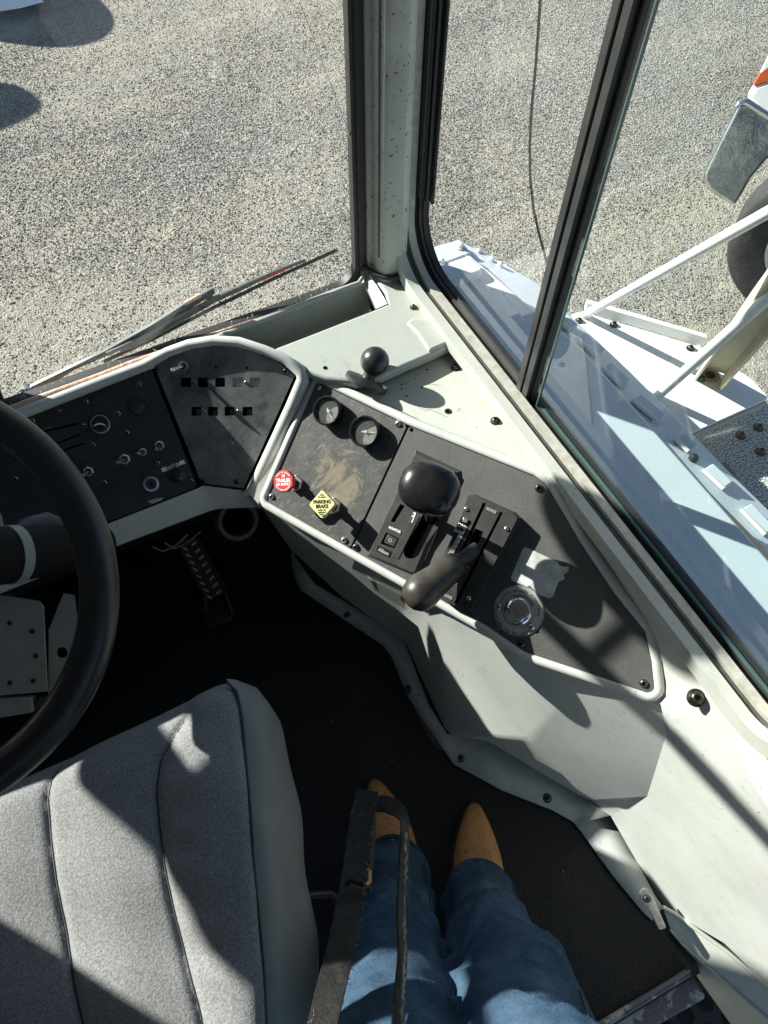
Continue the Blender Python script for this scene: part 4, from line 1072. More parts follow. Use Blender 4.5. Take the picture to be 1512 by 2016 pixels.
for a in (200, 270, 340)[1:2] + (150, 30)[:1]:
    a = math.radians(a); d = PWh.u * math.cos(a) + PWh.v * math.sin(a)
    tube('spoke', [WC + d * .05 - WNn * .03, WC + d * .12 - WNn * .02, WC + d * WR], [.022, .016, .012], 'wheel_black', st, 10, flat=.4)
sc_ = thing('steering_column', 'black steering column with pale ring running under the wheel', 'steering column', Vector((-.3, .9, .5)))
ca, cb = Z(-120, 1108, .74), Z(205, 1072, .56)
cm = ca.lerp(cb, .0)
tube('column_tube', [ca, ca.lerp(cb, .4), ca.lerp(cb, .7), cb], [.042, .040, .036, .03], 'column_black', sc_, 24)
cr_ = over(42, 1090, (0, 1)) ; tt = ((Z(45, 1092, .68) - ca).dot(cb - ca)) / (cb - ca).length_squared
q0, q1 = ca.lerp(cb, tt - .03), ca.lerp(cb, tt + .03)
tube('column_ring', [q0, q1], .0422, 'vinyl_grey', sc_, 24)
# loose dark cloth boot over the column
bt_pts = [Z(x, y, z) for x, y, z in [(20, 1058, .66), (50, 1040, .64), (95, 1032, .62), (130, 1036, .61)]]
tube('boot_cloth', bt_pts, [.006, .016, .02, .01], 'vinyl_dark', sc_, 10)
lwk = Z(60, 1150, .6)
# column shroud toward the hub (outside the frame)
tube('shroud', [WC - WNn * .05, WC - WNn * .2, ca], [.035, .04, .042], 'column_black', sc_, 20)

# =================================================================== SEAT
se = thing('driver_seat', 'grey fabric driver seat with stitched panels and grey vinyl side', 'seat', (-.28, .1, 0))
ZT = .50
front = [(-200, 1610), (20, 1530), (130, 1470), (230, 1430), (330, 1392), (400, 1362), (447, 1343)]
right = [(447, 1343), (462, 1352), (474, 1400), (483, 1500), (492, 1600), (498, 1700), (508, 1800), (517, 1900), (522, 2016), (530, 2200)]
# cushion top as a height field over (u across, v front->rear)
def seat_x(y):   # right seam X as a function of Y at the cushion top
    pts = [(Z(x, yy, ZT).y, Z(x, yy, ZT).x) for x, yy in right]
    pts.sort(); ys = [p[0] for p in pts]; xs = [p[1] for p in pts]
    return float(np.interp(y, ys, xs))
seamR = [Z(x, y, ZT) for x, y in [(372, 1400), (340, 1450), (314, 1500), (307, 1560), (311, 1620), (322, 1700), (340, 1790), (362, 1880), (392, 1990), (420, 2120)]]
seamL = [Z(x, y, ZT) for x, y in [(130, 1468), (110, 1500), (95, 1530), (90, 1570), (97, 1650), (110, 1740), (127, 1830), (142, 1930), (165, 2030), (190, 2150)]]
def seam_x(seam, y):
    p = sorted((q.y, q.x) for q in seam); return float(np.interp(y, [a for a, _ in p], [b for _, b in p]))
yf_ = .425
nx_, ny_ = 150, 110
xlft = -.56
def seat_z(x, y):
    xr = seat_x(y); sr, sl_ = seam_x(seamR, y), seam_x(seamL, y); z = ZT; dF = (yf_ - y)
    z -= .035 * math.exp(-dF / .02)
    z -= .005 * math.exp(-((x - sr) / .006) ** 2) * min(1, dF / .03) + .005 * math.exp(-((x - sl_) / .006) ** 2) * min(1, dF / .03)
    if sl_ < x < sr: z += .006 * max(0, math.sin(math.pi * (x - sl_) / (sr - sl_))) ** .6
    elif x >= sr: z += .010 * max(0, math.sin(math.pi * min(1, (x - sr) / max(.02, xr - sr)))) ** .7
    else: z += .009 * max(0, math.sin(math.pi * min(1, (sl_ - x) / .16))) ** .7
    z += .0035 * math.sin(x * 31 + y * 17) * math.sin(y * 23 - x * 9)
    z += .0015 * math.sin((x * .6 + y) * 95) * math.exp(-((x - sr - .03) / .03) ** 2)
    return z - .010 * math.exp(-(xr - x) / .006)
vs = []
for j in range(ny_ + 1):
    y = yf_ - (yf_ + .10) * j / ny_
    xr = seat_x(y)
    for i in range(nx_ + 1):
        x = xlft + (xr - xlft) * i / nx_
        vs.append((x, y, seat_z(x, y)))
fs = [(j * (nx_ + 1) + i, j * (nx_ + 1) + i + 1, (j + 1) * (nx_ + 1) + i + 1, (j + 1) * (nx_ + 1) + i) for j in range(ny_) for i in range(nx_)]
# front roll-under
base = len(vs)
for i in range(nx_ + 1):
    x, y, z = vs[i]; vs.append((x, y + .014, z - .03)); 
for i in range(nx_ + 1):
    x, y, z = vs[i]; vs.append((x, y - .0, z - .10))
for i in range(nx_):
    fs += [(i + 1, i, base + i, base + i + 1), (base + i + 1, base + i, base + nx_ + 1 + i, base + nx_ + 2 + i)]
cu_ = mesh('cushion', vs, fs, 'seat_fabric', se, smooth=True)
def on_seat(x, y, dz=0): return seat_z(x, y) + dz
for sm in (seamR, seamL):
    ya_, yb_ = sm[1].y, -.09
    tube('piping', [Vector((seam_x(sm, y), y, on_seat(seam_x(sm, y), y, .0012))) for y in np.linspace(ya_, yb_, 60)], .0013, 'vinyl_dark', cu_, 8)
tube('edge_piping', [Vector((seat_x(y), y, ZT - .008)) for y in np.linspace(.42, -.09, 26)], .0022, 'vinyl_dark', cu_, 8)
# vinyl side panel
sv, sf = [], []
ysid = np.linspace(.425, -.10, 30)
for y in ysid:
    xr = seat_x(y); w = .045 + .035 * (1 - math.exp(-(.425 - y) / .1))
    fr_ = math.exp(-(.425 - y) / .02)
    for dx, dz in [(.0, -.008), (.012, -.012), (.026, -.028), (.038, -.055), (w * .75, -.10), (w * .8, -.16), (w * .7, -.19)]:
        wob = .003 * math.sin(y * 40 + dx * 90)
        sv.append((xr + dx * (1 - .6 * fr_) + wob * (dx > 0), y, ZT + dz))
for j in range(len(ysid) - 1):
    for k in range(6): sf.append((j * 7 + k, j * 7 + k + 1, (j + 1) * 7 + k + 1, (j + 1) * 7 + k))
mesh('side_panel', sv, sf, 'vinyl_grey', se, smooth=True)
box('seat_pan', -.54, -.10, -.08, .36, .26, .345, 'dark_metal', se, bevel=.01)
box('seat_pedestal', -.46, -.16, -.02, .30, .0, .26, 'rubber', se, bevel=.015)
tube('adjust_lever', [(-.08, .12, .30), (-.03, .10, .26), (-.015, .05, .25)], [.006, .006, .012], 'dark_metal', se, 8)
v, f = boxvf(Matrix.Translation((-.32, -.30, .5)) @ Matrix.Rotation(math.radians(-12), 4, 'X'), -.23, .19, -.06, .05, .0, .55); mesh('backrest', v, f, 'seat_fabric', se, bevel=.04, bseg=4)

# =================================================================== PEDAL, DUCT, KICK PANEL
pe = thing('accelerator_pedal', 'black accelerator pedal with raised chevron treads in the dark footwell', 'pedal', Z(425, 1225, .02))
a0, a1, a2, a3 = Z(346, 1062, .26), Z(386, 1052, .26), Z(446, 1168, .07), Z(404, 1180, .07)
PP = Plane(a3, (a1 - a0).cross(a3 - a0), a1 - a0)
if PP.n.z < 0: PP = Plane(a3, -PP.n, a1 - a0)
slab('plate', PP, rounded([PP.p2(x, y) for x, y in [(346, 1066), (386, 1058), (446, 1168), (404, 1182)]], .006), -.006, 0, 'rubber', pe, bevel=.001)
for k in range(8):
    t_ = (k + .8) / 8.5
    for s in (0, 1):
        xa = 346 + (404 - 346) * t_ + (8 if s == 0 else 26); ya = 1066 + (1182 - 1066) * t_ + (-1 if s == 0 else -6)
        q = [(xa, ya), (xa + 9, ya + (4 if s == 0 else -7)), (xa + 10, ya + (7 if s == 0 else -4)), (xa + 1, ya + 3)]
        pslab('tread', PP, q, 0, .0025, 'kick_paint', pe, at=0)
tube('edge_bar', [PP.hit(388, 1060, .003), PP.hit(448, 1168, .003)], .003, 'dark_metal', pe, 8)
hl = [Z(x, y, z) for x, y, z in [(404, 1165, .06), (406, 1222, .01), (414, 1230, .008), (452, 1218, .008), (458, 1208, .012), (440, 1160, .06)]]
tube('heel_hinge', hl, .0035, 'dark_metal', pe, 8)
box('hinge_block', hl[2].x - .005, hl[3].x, hl[2].y, hl[2].y + .05, .005, .03, 'dark_metal', pe)
du = thing('air_duct', 'dark round air duct opening under the dash corner', 'duct', Z(468, 1024, .33))
dc = Z(468, 1024, .33); Md = frame_of(dc, (.1, -.75, .65))
lathe('collar', [(.045, -.03), (.045, .0), (.04, .006), (.033, .006), (.030, -.02)], Md, 'rubber_grey', du, 28, cap=False)
lathe('throat', [(.031, -.018), (0, -.019)], Md, 'black_void', du, 20)
for k in range(2):
    x0 = 300 + k * 24
    tag_ = [Z(x0, 1076 - k * 7, .36), Z(x0 + 20, 1086 - k * 6, .33), Z(x0 + 45, 1075 - k * 6, .335), Z(x0 + 70, 1052 - k * 5, .36)]
    tube('loose_wire', tag_, .0014, 'strap_edge', da, 6)
kp = thing('kick_panel', 'grey sheet metal kick panel with bolts low on the left', 'panel', Z(60, 1300, .2))
q = [Z(x, y, z) for x, y, z in [(-60, 1165, .30), (78, 1183, .28), (85, 1192, .27), (92, 1362, .18), (0, 1368, .18), (-60, 1372, .18)]]
pk_ = Plane(q[1], (q[3] - q[1]).cross(q[0] - q[1]), (1, 0, 0))
if pk_.n.z < 0: pk_ = Plane(pk_.o, -pk_.n, (1, 0, 0))
pslab('sheet', pk_, [(-80, 1165), (10, 1172), (78, 1183), (86, 1194), (94, 1362), (0, 1370), (-80, 1375)], -.004, 0, 'kick_paint', kp, bevel=.002)
for x, y in [(20, 1227), (64, 1243), (71, 1291), (66, 1340), (20, 1344)]: screw(SC_HEX, pk_.hit(x, y), pk_.n, kp, 1.0, 'bolt')
br = [pk_.p2(x, y, -.012) for x, y in [(125, 1168), (146, 1172), (156, 1260), (140, 1330), (120, 1362), (95, 1372), (96, 1240)]]
hc = pk_.p2(122, 1285, -.012)
holed('bracket', pk_, ccw(br), [[(hc[0] + .011 * math.cos(a * math.pi / 8), hc[1] + .011 * math.sin(a * math.pi / 8)) for a in range(16)]], -.012, .004, 'kick_paint', kp)
pslab('lower_rail', pk_, [(-80, 1378), (62, 1374), (66, 1403), (0, 1414), (-80, 1420)], -.02, .004, 'kick_paint', kp, bevel=.003)
pslab('rail_end', pk_, [(66, 1376), (88, 1372), (92, 1400), (70, 1404)], -.02, .0, 'rubber_grey', kp, bevel=.002)

# =================================================================== RIGHT LOWER WALL, DOORWAY
dw = thing('lower_side_wall', 'scratched pale grey wall panel sloping to the floor right of the feet', 'wall panel', Z(1300, 1800, 0))
D0 = [Z(*a) for a in [(1200, 1606, .02), (1256, 1700, .02), (1305, 1785, .02), (1426, 1857, .03), (1512, 1942, .03), (1700, 2130, .03)]]
Dt = [PDw.hit(1274, 1568), PDw.hit(1313, 1442)] + [Z(*a) for a in [(1420, 1568, .46), (1512, 1679, .455)]] + [PDw.hit(1640, 1830), PDw.hit(1800, 2010)]
D0 = [PDw.hit(x, y) for x, y in [(1202, 1606), (1256, 1700), (1305, 1785), (1426, 1857), (1512, 1942), (1700, 2130)]]
Du = [Z(*a) for a in [(1300, 1385, .50), (1326, 1416, .51), (1440, 1480, .55), (1512, 1590, .55), (1640, 1750, .55), (1800, 1930, .55)]]
Dg = [Z(*a) for a in [(1404, 1360, .595), (1412, 1370, .597), (1460, 1430, .598), (1512, 1497, .598), (1640, 1660, .598), (1800, 1860, .598)]]
vsd = D0 + Dt + Du + Dg + [BX['b4'], BX['b3'], fold[3], BX['b2']]
fd = [(0, 1, 7, 6)] + [(i, i + 1, 7 + i, 6 + i) for i in range(1, 5)] + [(6 + i, 7 + i, 13 + i, 12 + i) for i in range(1, 5)] + [(12 + i, 13 + i, 19 + i, 18 + i) for i in range(0, 5)] + [(7, 13, 12, 27)]
mesh('panel', vsd, fd, 'grey_plastic', dw, smooth=True, auto=12)
mesh('gusset', [lin[-1], lmid[-1], lout[-1], Dg[0] + Vector((0, 0, -.002)), Du[0] + Vector((0, 0, -.002)), BX['b2']], [(0, 1, 2, 3, 4, 5)], 'grey_plastic', dw)
for k in range(14):
    x = 1288 + random.uniform(-6, 22); y = random.uniform(1470, 1560); L = random.uniform(30, 90); dx = -L * .16 + random.uniform(-4, 4)
    scuff('scratch', [PDw.hit(x, y, .0006), PDw.hit(x + dx * .5 + random.uniform(-1.5, 1.5), y + L / 2, .0006), PDw.hit(x + dx, y + L, .0006)], .0005, 'white_print', dw)
for k in range(26):
    x, y = random.uniform(1240, 1500), random.uniform(1480, 1900)
    if y > 1606 + (x - 1202) * .95 or y < 1450 + (x - 1313) * 1.15: continue
    L = random.uniform(4, 14); a = random.uniform(.5, 1.3)
    scuff('scuff', [PDw.hit(x, y, .0005), PDw.hit(x + L * .5 * math.cos(a), y + L * .5 * math.sin(a), .0005), PDw.hit(x + L * math.cos(a), y + L * math.sin(a), .0005)], random.uniform(.0003, .0006), 'rubber_grey', dw)
for pts in ([(1360, 1770), (1385, 1805), (1390, 1812), (1386, 1818)], [(1424, 1810), (1430, 1818), (1438, 1816)], [(1446, 1832), (1452, 1840), (1450, 1850), (1462, 1870)]):
    scuff('scratch', [PDw.hit(x, y, .0006) for x, y in pts], .0006, 'white_print', dw)
# floor flange strip on the right side, metal tab, jamb and threshold
fi = [Z(*a) for a in [(1156, 1575, .02), (1200, 1606, .019), (1256, 1700, .018), (1290, 1765, .016), (1305, 1785, .015)]]
fo = [Z(x, y, .009) for x, y in [(1121, 1609), (1143, 1636), (1204, 1721), (1264, 1794), (1283, 1812)]]
o_ = mesh('floor_flange', fi + fo, [(i, i + 1, 6 + i, 5 + i) for i in range(4)], 'grimy_paint', dw, smooth=True, auto=30)
s_ = o_.modifiers.new('t', 'SOLIDIFY'); s_.thickness = .004; s_.offset = -1
PFl = Plane((0, 0, .017), (-.12, 0, 1), (1, 0, 0))
pslab('metal_tab', PFl, [(1258, 1757), (1266, 1748), (1275, 1750), (1284, 1762), (1299, 1796), (1312, 1827), (1298, 1831), (1284, 1800), (1264, 1775)], .0, .004, 'zinc', dw, r=.003, bevel=.0006, at=.004)
screw(SC_FLOOR, PFl.hit(1273, 1769, .004), PFl.n, dw, .75)
jm = thing('door_jamb', 'worn cream door jamb beside the doorway threshold', 'door frame', Z(1400, 1900, 0))
j0 = [(1305, 1786), (1330, 1800), (1430, 1872), (1560, 1985)]; j1 = [(1320, 1830), (1345, 1860), (1440, 1945), (1560, 2050)]; j2 = [(1318, 1826), (1360, 1905), (1420, 1990), (1470, 2060)]
A_ = [Z(x, y, .035) for x, y in j0]; B_ = [Z(x, y, .01) for x, y in j1]; C_ = [Z(x, y, -.12) for x, y in j2]
mesh('jamb_face', A_ + B_ + C_, [(i, i + 1, 5 + i, 4 + i) for i in range(3)] + [(4 + i, 5 + i, 9 + i, 8 + i) for i in range(3)], 'cab_paint', jm, bevel=.003)
tube('jamb_bead', [Z(x, y, .038) for x, y in j0], .004, 'cab_paint', jm, 8)
tube('jamb_bead', [Z(x, y, .012) for x, y in j1], .003, 'cab_paint', jm, 8)
ts = thing('door_threshold', 'scraped metal threshold strip at the rear edge of the floor mat', 'threshold', Z(1280, 1970, 0))
PTh = Plane((0, 0, .006), (0, 0, 1), (1, 0, 0))
pslab('top_strip', PTh, [(1150, 2030), (1353, 1908), (1362, 1922), (1170, 2040)], -.006, .006, 'threshold', ts, bevel=.003, at=.006)
pslab('step_strip', Plane((0, 0, -.012), (0, 0, 1)), [(1162, 2040), (1362, 1922), (1388, 1958), (1388, 1966), (1180, 2085)], -.02, .0, 'threshold', ts, bevel=.003, at=0)
tube('ridge', [Z(1156, 2033, .014), Z(1358, 1912, .014)], .003, 'threshold', ts, 8)
stp_ = thing('entry_step', 'dark perforated entry step below the doorway', 'step', Z(1350, 2016, -.35))
PSt = Plane(Z(1350, 2000, -.33), (0, 0, 1), (1, 0, 0)); c0 = PSt.o
hs = []
for i in range(-3, 4):
    for j in range(-3, 4):
        cx, cy = .055 * i + (.0275 if j % 2 else 0), .048 * j; hs.append([(cx + .02 * math.cos(k * math.pi / 5), cy + .02 * math.sin(k * math.pi / 5)) for k in range(10)])
holed('tread_plate', PSt, [(-.23, -.2), (.23, -.2), (.23, .2), (-.23, .2)], hs, 0, .006, 'dark_metal', stp_)
box('back_plate', c0.x - .24, c0.x + .24, c0.y - .21, c0.y + .21, c0.z - .08, c0.z - .07, 'dark_metal', stp_)

# =================================================================== PERSON (legs)
pn = thing('person', 'person standing in blue jeans and tan pointed leather boots', 'person', (.22, -.02, 0))
def boot(toe, heel, side):
    toe, heel = Vector(toe), Vector(heel); ax_ = (heel - toe); L = .285; ax_ = ax_.normalized(); rt = Vector((ax_.y, -ax_.x, 0)) * -1
    sec = [(0, .006, .010, .016), (.008, .014, .008, .026), (.03, .025, .007, .036), (.06, .0365, .007, .046), (.095, .0465, .007, .056), (.125, .0500, .008, .066), (.15, .0485, .010, .082), (.175, .044, .013, .102), (.20, .0395, .016, .125), (.225, .0375, .018, .135), (.25, .036, .018, .135), (.275, .031, .018, .13), (.287, .020, .02, .125)]
    vs, fs = [], []; N = 20
    for s, hw, z0, z1 in sec:
        c = toe + ax_ * s + rt * (.007 * math.sin(s / L * math.pi) * side)
        for k in range(N):
            a = 2 * math.pi * k / N; cx, sx_ = math.cos(a), math.sin(a)
            w = hw * math.copysign(abs(cx) ** .8, cx) * (1 - .18 * max(0, sx_)); h = (z0 + z1) / 2 + (z1 - z0) / 2 * math.copysign(abs(sx_) ** .9, sx_)
            vs.append(c + rt * w + Vector((0, 0, h + .008)))
    for i in range(len(sec) - 1):
        for k in range(N): fs.append((i * N + k, i * N + (k + 1) % N, (i + 1) * N + (k + 1) % N, (i + 1) * N + k))
    fs += [tuple(range(N)), tuple(range((len(sec) - 1) * N, len(sec) * N))]
    b_ = mesh('boot', vs, fs, 'boot_leather', pn, smooth=True, sub=1)
    out = []
    for s, hw, z0, z1 in sec: out.append((s, hw + .004))
    pts = [toe + ax_ * (-.005)] + [toe + ax_ * s + rt * (w + .007 * math.sin(s / L * math.pi) * side) for s, w in out] + [toe + ax_ * s + rt * (-w + .007 * math.sin(s / L * math.pi) * side) for s, w in reversed(out)]
    v, f = prism([(p.x, p.y, .008) for p in pts], (0, 0, .010)); mesh('sole', v, f, 'boot_sole', b_, bevel=.002)
    hp = [toe + ax_ * s + rt * w for s, w in [(.22, .036), (.285, .026), (.285, -.026), (.22, -.036)]]
    v, f = prism([(p.x, p.y, .006) for p in hp], (0, 0, .012)); mesh('heel', v, f, 'boot_sole', b_)
    return toe, ax_, rt
tR = Z(934, 1579, .03); tL = Z(736, 1533, .03); tR.z = tL.z = 0
hR = Z(955, 1800, .03); hL = Z(778, 1745, .03); hR.z = hL.z = 0
boot(tR, hR, -1); boot(tL, hL, 1)
def legrings(path, seg=72, folds=()):
    vs, fs = [], []
    for i, (c, rx_, ry_) in enumerate(path):
        for k in range(seg):
            a = 2 * math.pi * k / seg; d = 0
            for (z0, slope, a0, wa, wz, am) in folds:
                da_ = (a - a0 + math.pi) % (2 * math.pi) - math.pi
                zz = (c[2] - z0 - slope * da_) / wz
                d += am * math.exp(-(da_ / wa) ** 2) * (math.exp(-zz * zz) - .7 * math.exp(-(zz + 1.6) ** 2))
            vs.append(Vector((c[0] + (rx_ + d) * math.cos(a), c[1] + (ry_ + d) * math.sin(a), c[2])))
    for i in range(len(path) - 1):
        for k in range(seg): fs.append((i * seg + k, i * seg + (k + 1) % seg, (i + 1) * seg + (k + 1) % seg, (i + 1) * seg + k))
    fs += [tuple(range(seg)), tuple(range((len(path) - 1) * seg, len(path) * seg))]
    return vs, fs
def spline(keys, n):
    ks = np.array(keys); t = np.linspace(0, len(ks) - 1, n)
    out = np.stack([np.interp(t, np.arange(len(ks)), ks[:, j]) for j in range(ks.shape[1])], 1)
    for _ in range(3):
        out[1:-1] = (out[:-2] + 2 * out[1:-1] + out[2:]) / 4
    return out
def leg(ank, knee, hip, seed):
    keys = []
    for q, rx_, ry_ in ank + knee + hip: keys.append((*q, rx_, ry_))
    r_ = random.Random(seed); fo = []
    for k in range(34):
        z0 = .10 + .62 * r_.random() ** 1.3
        fo.append((z0, r_.uniform(-.09, .09), r_.uniform(0, 6.28), r_.uniform(.4, 1.1), r_.uniform(.007, .015), r_.uniform(.004, .010)))
    for k in range(7):
        fo.append((r_.uniform(.2, .6), r_.uniform(-.2, .2), r_.uniform(0, 6.28), r_.uniform(.13, .25), r_.uniform(.07, .14), r_.uniform(.006, .011)))
    fo += [(.33, .12, 1.1, .9, .014, .02), (.13, .02, 1.4, 1.4, .010, .013), (.17, -.03, 1.7, 1.2, .010, .013)]
    return legrings([((a[0], a[1], a[2]), a[3], a[4]) for a in spline(keys, 110)], folds=fo)
def lk(l): return [(tuple(Z(x, y, z)), r, r2) for x, y, z, r, r2 in l]
pR = lk([(948, 1772, .085, .060, .066), (952, 1800, .14, .064, .070), (962, 1850, .24, .067, .074), (980, 1905, .34, .072, .080), (1010, 1965, .42, .080, .086)])
pL = lk([(778, 1722, .085, .058, .066), (778, 1765, .15, .062, .070), (776, 1830, .25, .066, .074), (774, 1900, .35, .071, .080), (772, 1970, .43, .078, .086)])
kR = lk([(1030, 2030, .50, .082, .088), (1042, 2140, .60, .084, .090)]); kL = lk([(772, 2040, .51, .082, .088), (776, 2160, .61, .084, .090)])
hR_ = [((.225, -.40, .84), .095, .10)]; hL_ = [((.065, -.40, .84), .095, .10)]
pel = legrings([((.145, -.44, .80), .165, .11), ((.145, -.46, .90), .18, .12), ((.145, -.48, 1.0), .17, .11), ((.145, -.48, 1.06), .16, .105)])
v, f = merge([leg(pR, kR, hR_, 3), leg(pL, kL, hL_, 5), pel])
je = mesh('jeans', v, f, 'denim', pn, smooth=True)
md = je.modifiers.new('r', 'REMESH'); md.mode = 'VOXEL'; md.voxel_size = .005; md.use_smooth_shade = True
for ring in (pR[0], pL[0]):
    tube('hem', [Vector((ring[0][0] + (ring[1] + .001) * math.cos(a * math.pi / 18), ring[0][1] + (ring[2] + .001) * math.sin(a * math.pi / 18), ring[0][2] + .004 + .003 * math.sin(a * .5))) for a in range(37)], .0045, 'denim', je, 8)
for ri, (ank_, kn_) in enumerate(((pR, kR), (pL, kL))):
    for sg_ in (-1, 1):
        tube('side_seam', [Vector((q[0][0] + sg_ * (q[1] + .004), q[0][1] - .0, q[0][2])) for q in ank_ + kn_], .0016, 'denim', je, 6)
smo = je.modifiers.new('s', 'SMOOTH'); smo.iterations = 1
for nm, ns, stg in (('fold_a', .16, .018), ('fold_b', .06, .004)):
    tx = bpy.data.textures.new(nm, 'CLOUDS'); tx.noise_scale = ns; tx.noise_depth = 1
    dm = je.modifiers.new(nm, 'DISPLACE'); dm.texture = tx; dm.texture_coords = 'GLOBAL'; dm.strength = stg; dm.mid_level = .5

# =================================================================== STRAP
sp_ = thing('leather_strap', 'worn black leather strap with brass buckle hanging over the left leg', 'strap', Dm(715, 1570, 1.15))
def ribbon(name, px, wid, m, th_=.0025):
    # px: list of (x, y, dist, facing angle)
    arr = np.array(px, float); m_ = len(arr); tt_ = np.linspace(0, m_ - 1, (m_ - 1) * 6 + 1); o_ = []
    for u_ in tt_:
        i_ = min(int(u_), m_ - 2); f_ = u_ - i_; p0_, p1_, p2_, p3_ = arr[max(i_ - 1, 0)], arr[i_], arr[i_ + 1], arr[min(i_ + 2, m_ - 1)]
        o_.append(.5 * (2 * p1_ + (p2_ - p0_) * f_ + (2 * p0_ - 5 * p1_ + 4 * p2_ - p3_) * f_ ** 2 + (3 * p1_ - p0_ - 3 * p2_ + p3_) * f_ ** 3))
    px = [tuple(float(q) for q in p) for p in o_]
    c = [Dm(x, y, d) for x, y, d, a in px]; n = len(c)
    vs, fs = [], []
    for i in range(n):
        t = (c[min(i + 1, n - 1)] - c[max(i - 1, 0)]).normalized(); view = (CAMP - c[i]).normalized()
        w = t.cross(view).normalized(); nn = w.cross(t).normalized()
        a = px[i][3]; w2 = w * math.cos(a) + nn * math.sin(a); n2 = w2.cross(t)
        ww = wid[i] if isinstance(wid, list) else wid
        for s, q in ((-1, -1), (1, -1), (1, 1), (-1, 1)): vs.append(c[i] + w2 * s * ww / 2 + n2 * q * th_ / 2)
    for i in range(n - 1):
        for k in range(4): fs.append((4 * i + k, 4 * i + (k + 1) % 4, 4 * i + 4 + (k + 1) % 4, 4 * i + 4 + k))
    fs += [(0, 1, 2, 3), tuple(range(4 * n - 4, 4 * n))]
    return mesh(name, vs, fs, m, sp_, bevel=.0006)
ribbon('strap', [(618, 2090, .86, .35), (648, 1960, .90, .25), (675, 1850, .95, .05), (694, 1745, 1.0, -.1), (703, 1680, 1.03, -.25), (713, 1610, 1.06, -.1), (724, 1556, 1.08, .15)], .031, 'strap_leather')
ribbon('strap_return', [(734, 1580, 1.10, 1.25), (735, 1630, 1.09, 1.3), (731, 1690, 1.07, 1.3), (724, 1745, 1.04, 1.25)], .020, 'strap_leather')
ribbon('strap_loop', [(737, 1592, 1.10, 1.0), (752, 1582, 1.10, .5), (772, 1588, 1.09, .45), (788, 1602, 1.08, .7), (796, 1625, 1.07, 1.2), (797, 1660, 1.055, 1.05), (794, 1720, 1.04, 1.05), (790, 1800, 1.02, 1.12), (792, 1880, .98, 1.15), (787, 1960, .93, 1.1), (780, 2080, .88, 1.0)], .024, 'strap_leather')
fe = [(800, 1640, 1.055), (799, 1720, 1.03), (796, 1800, 1.01), (798, 1880, .97), (794, 1960, .92), (788, 2080, .87)]
fy = [q[1] for q in fe]
fpts = [(float(np.interp(y, fy, [q[0] for q in fe])) + random.uniform(-2.5, 2.5), y, float(np.interp(y, fy, [q[2] for q in fe]))) for y in range(1640, 2081, 8)]
tube('frayed_edge', [Dm(x, y, d - .004) for x, y, d in fpts], [random.uniform(.0008, .0024) for _ in fpts], 'strap_edge', sp_, 6)
bk = [Dm(x, y, d) for x, y, d in [(684, 1738, .985), (716, 1748, .985), (728, 1735, 1.0), (728, 1716, 1.01), (722, 1713, 1.01)]]
tube('buckle', bk, .0026, 'brass_tan', sp_, 8)
tube('keeper', [Dm(682, 1740, .985), Dm(690, 1732, .98), Dm(712, 1738, .98), Dm(720, 1748, .99)], .0035, 'strap_leather', sp_, 8)
for k in range(150):
    side = random.choice((-1, 1)); t_ = random.random()
    x = np.interp(t_, [0, .4, .7, 1], [640, 680, 702, 718]) ; y = 2016 - t_ * 440; w = np.interp(t_, [0, 1], [27, 21])
    d = np.interp(t_, [0, .5, 1], [.88, .98, 1.07]); p = Dm(x + side * w, y, d - .001)
    tube('frayed_thread', [p, p + Vector((random.uniform(-.004, .004), random.uniform(-.004, .004), random.uniform(-.002, .003)))], .0003, 'strap_edge', sp_, 4)

# =================================================================== OUTSIDE: HOOD
hd = thing('engine_hood', 'white engine hood beside the cab seen through the side window', 'hood', (.75, .8, .2))
ZH = .47
def Hp(x, y, z=ZH): return Z(x, y, z)
edge = [Hp(1130, 688), Hp(1210, 768), Hp(1300, 858), Hp(1400, 960), Hp(1512, 1074), Hp(1700, 1265)]
xe = sum(p.x for p in edge[:5]) / 5
yfr = Hp(905, 474).y; yfl = Hp(842, 490).y
top = [(.634, -.9), (xe, -.9), (xe, edge[0].y), (Hp(1030, 590).x, Hp(1030, 590).y), (Hp(925, 500).x, Hp(925, 500).y), (.634, Hp(862, 522).y)]
v, f = prism([(x, y, ZH) for x, y in top], (0, 0, -.05)); mesh('top_panel', v, f, 'hood_paint', hd, bevel=.006, bseg=3)
fr_ = [Hp(828, 494), Hp(905, 472), Hp(928, 499), Hp(868, 521)]
v, f = prism([Vector((max(p.x, .634), p.y, ZH + .002)) for p in fr_], (0, 0, -.045)); mesh('front_strip', v, f, 'hood_paint', hd, bevel=.003)
lid = [Hp(868, 524, ZH + .02), Hp(928, 505, ZH + .02), Hp(950, 527, ZH + .02), Hp(948, 533, ZH + .02), Hp(882, 556, ZH + .02)]
v, f = prism([Vector((max(p.x, .638), p.y, p.z)) for p in lid], (0, 0, -.025)); mesh('raised_lid', v, f, 'hood_paint', hd, bevel=.006, bseg=3)
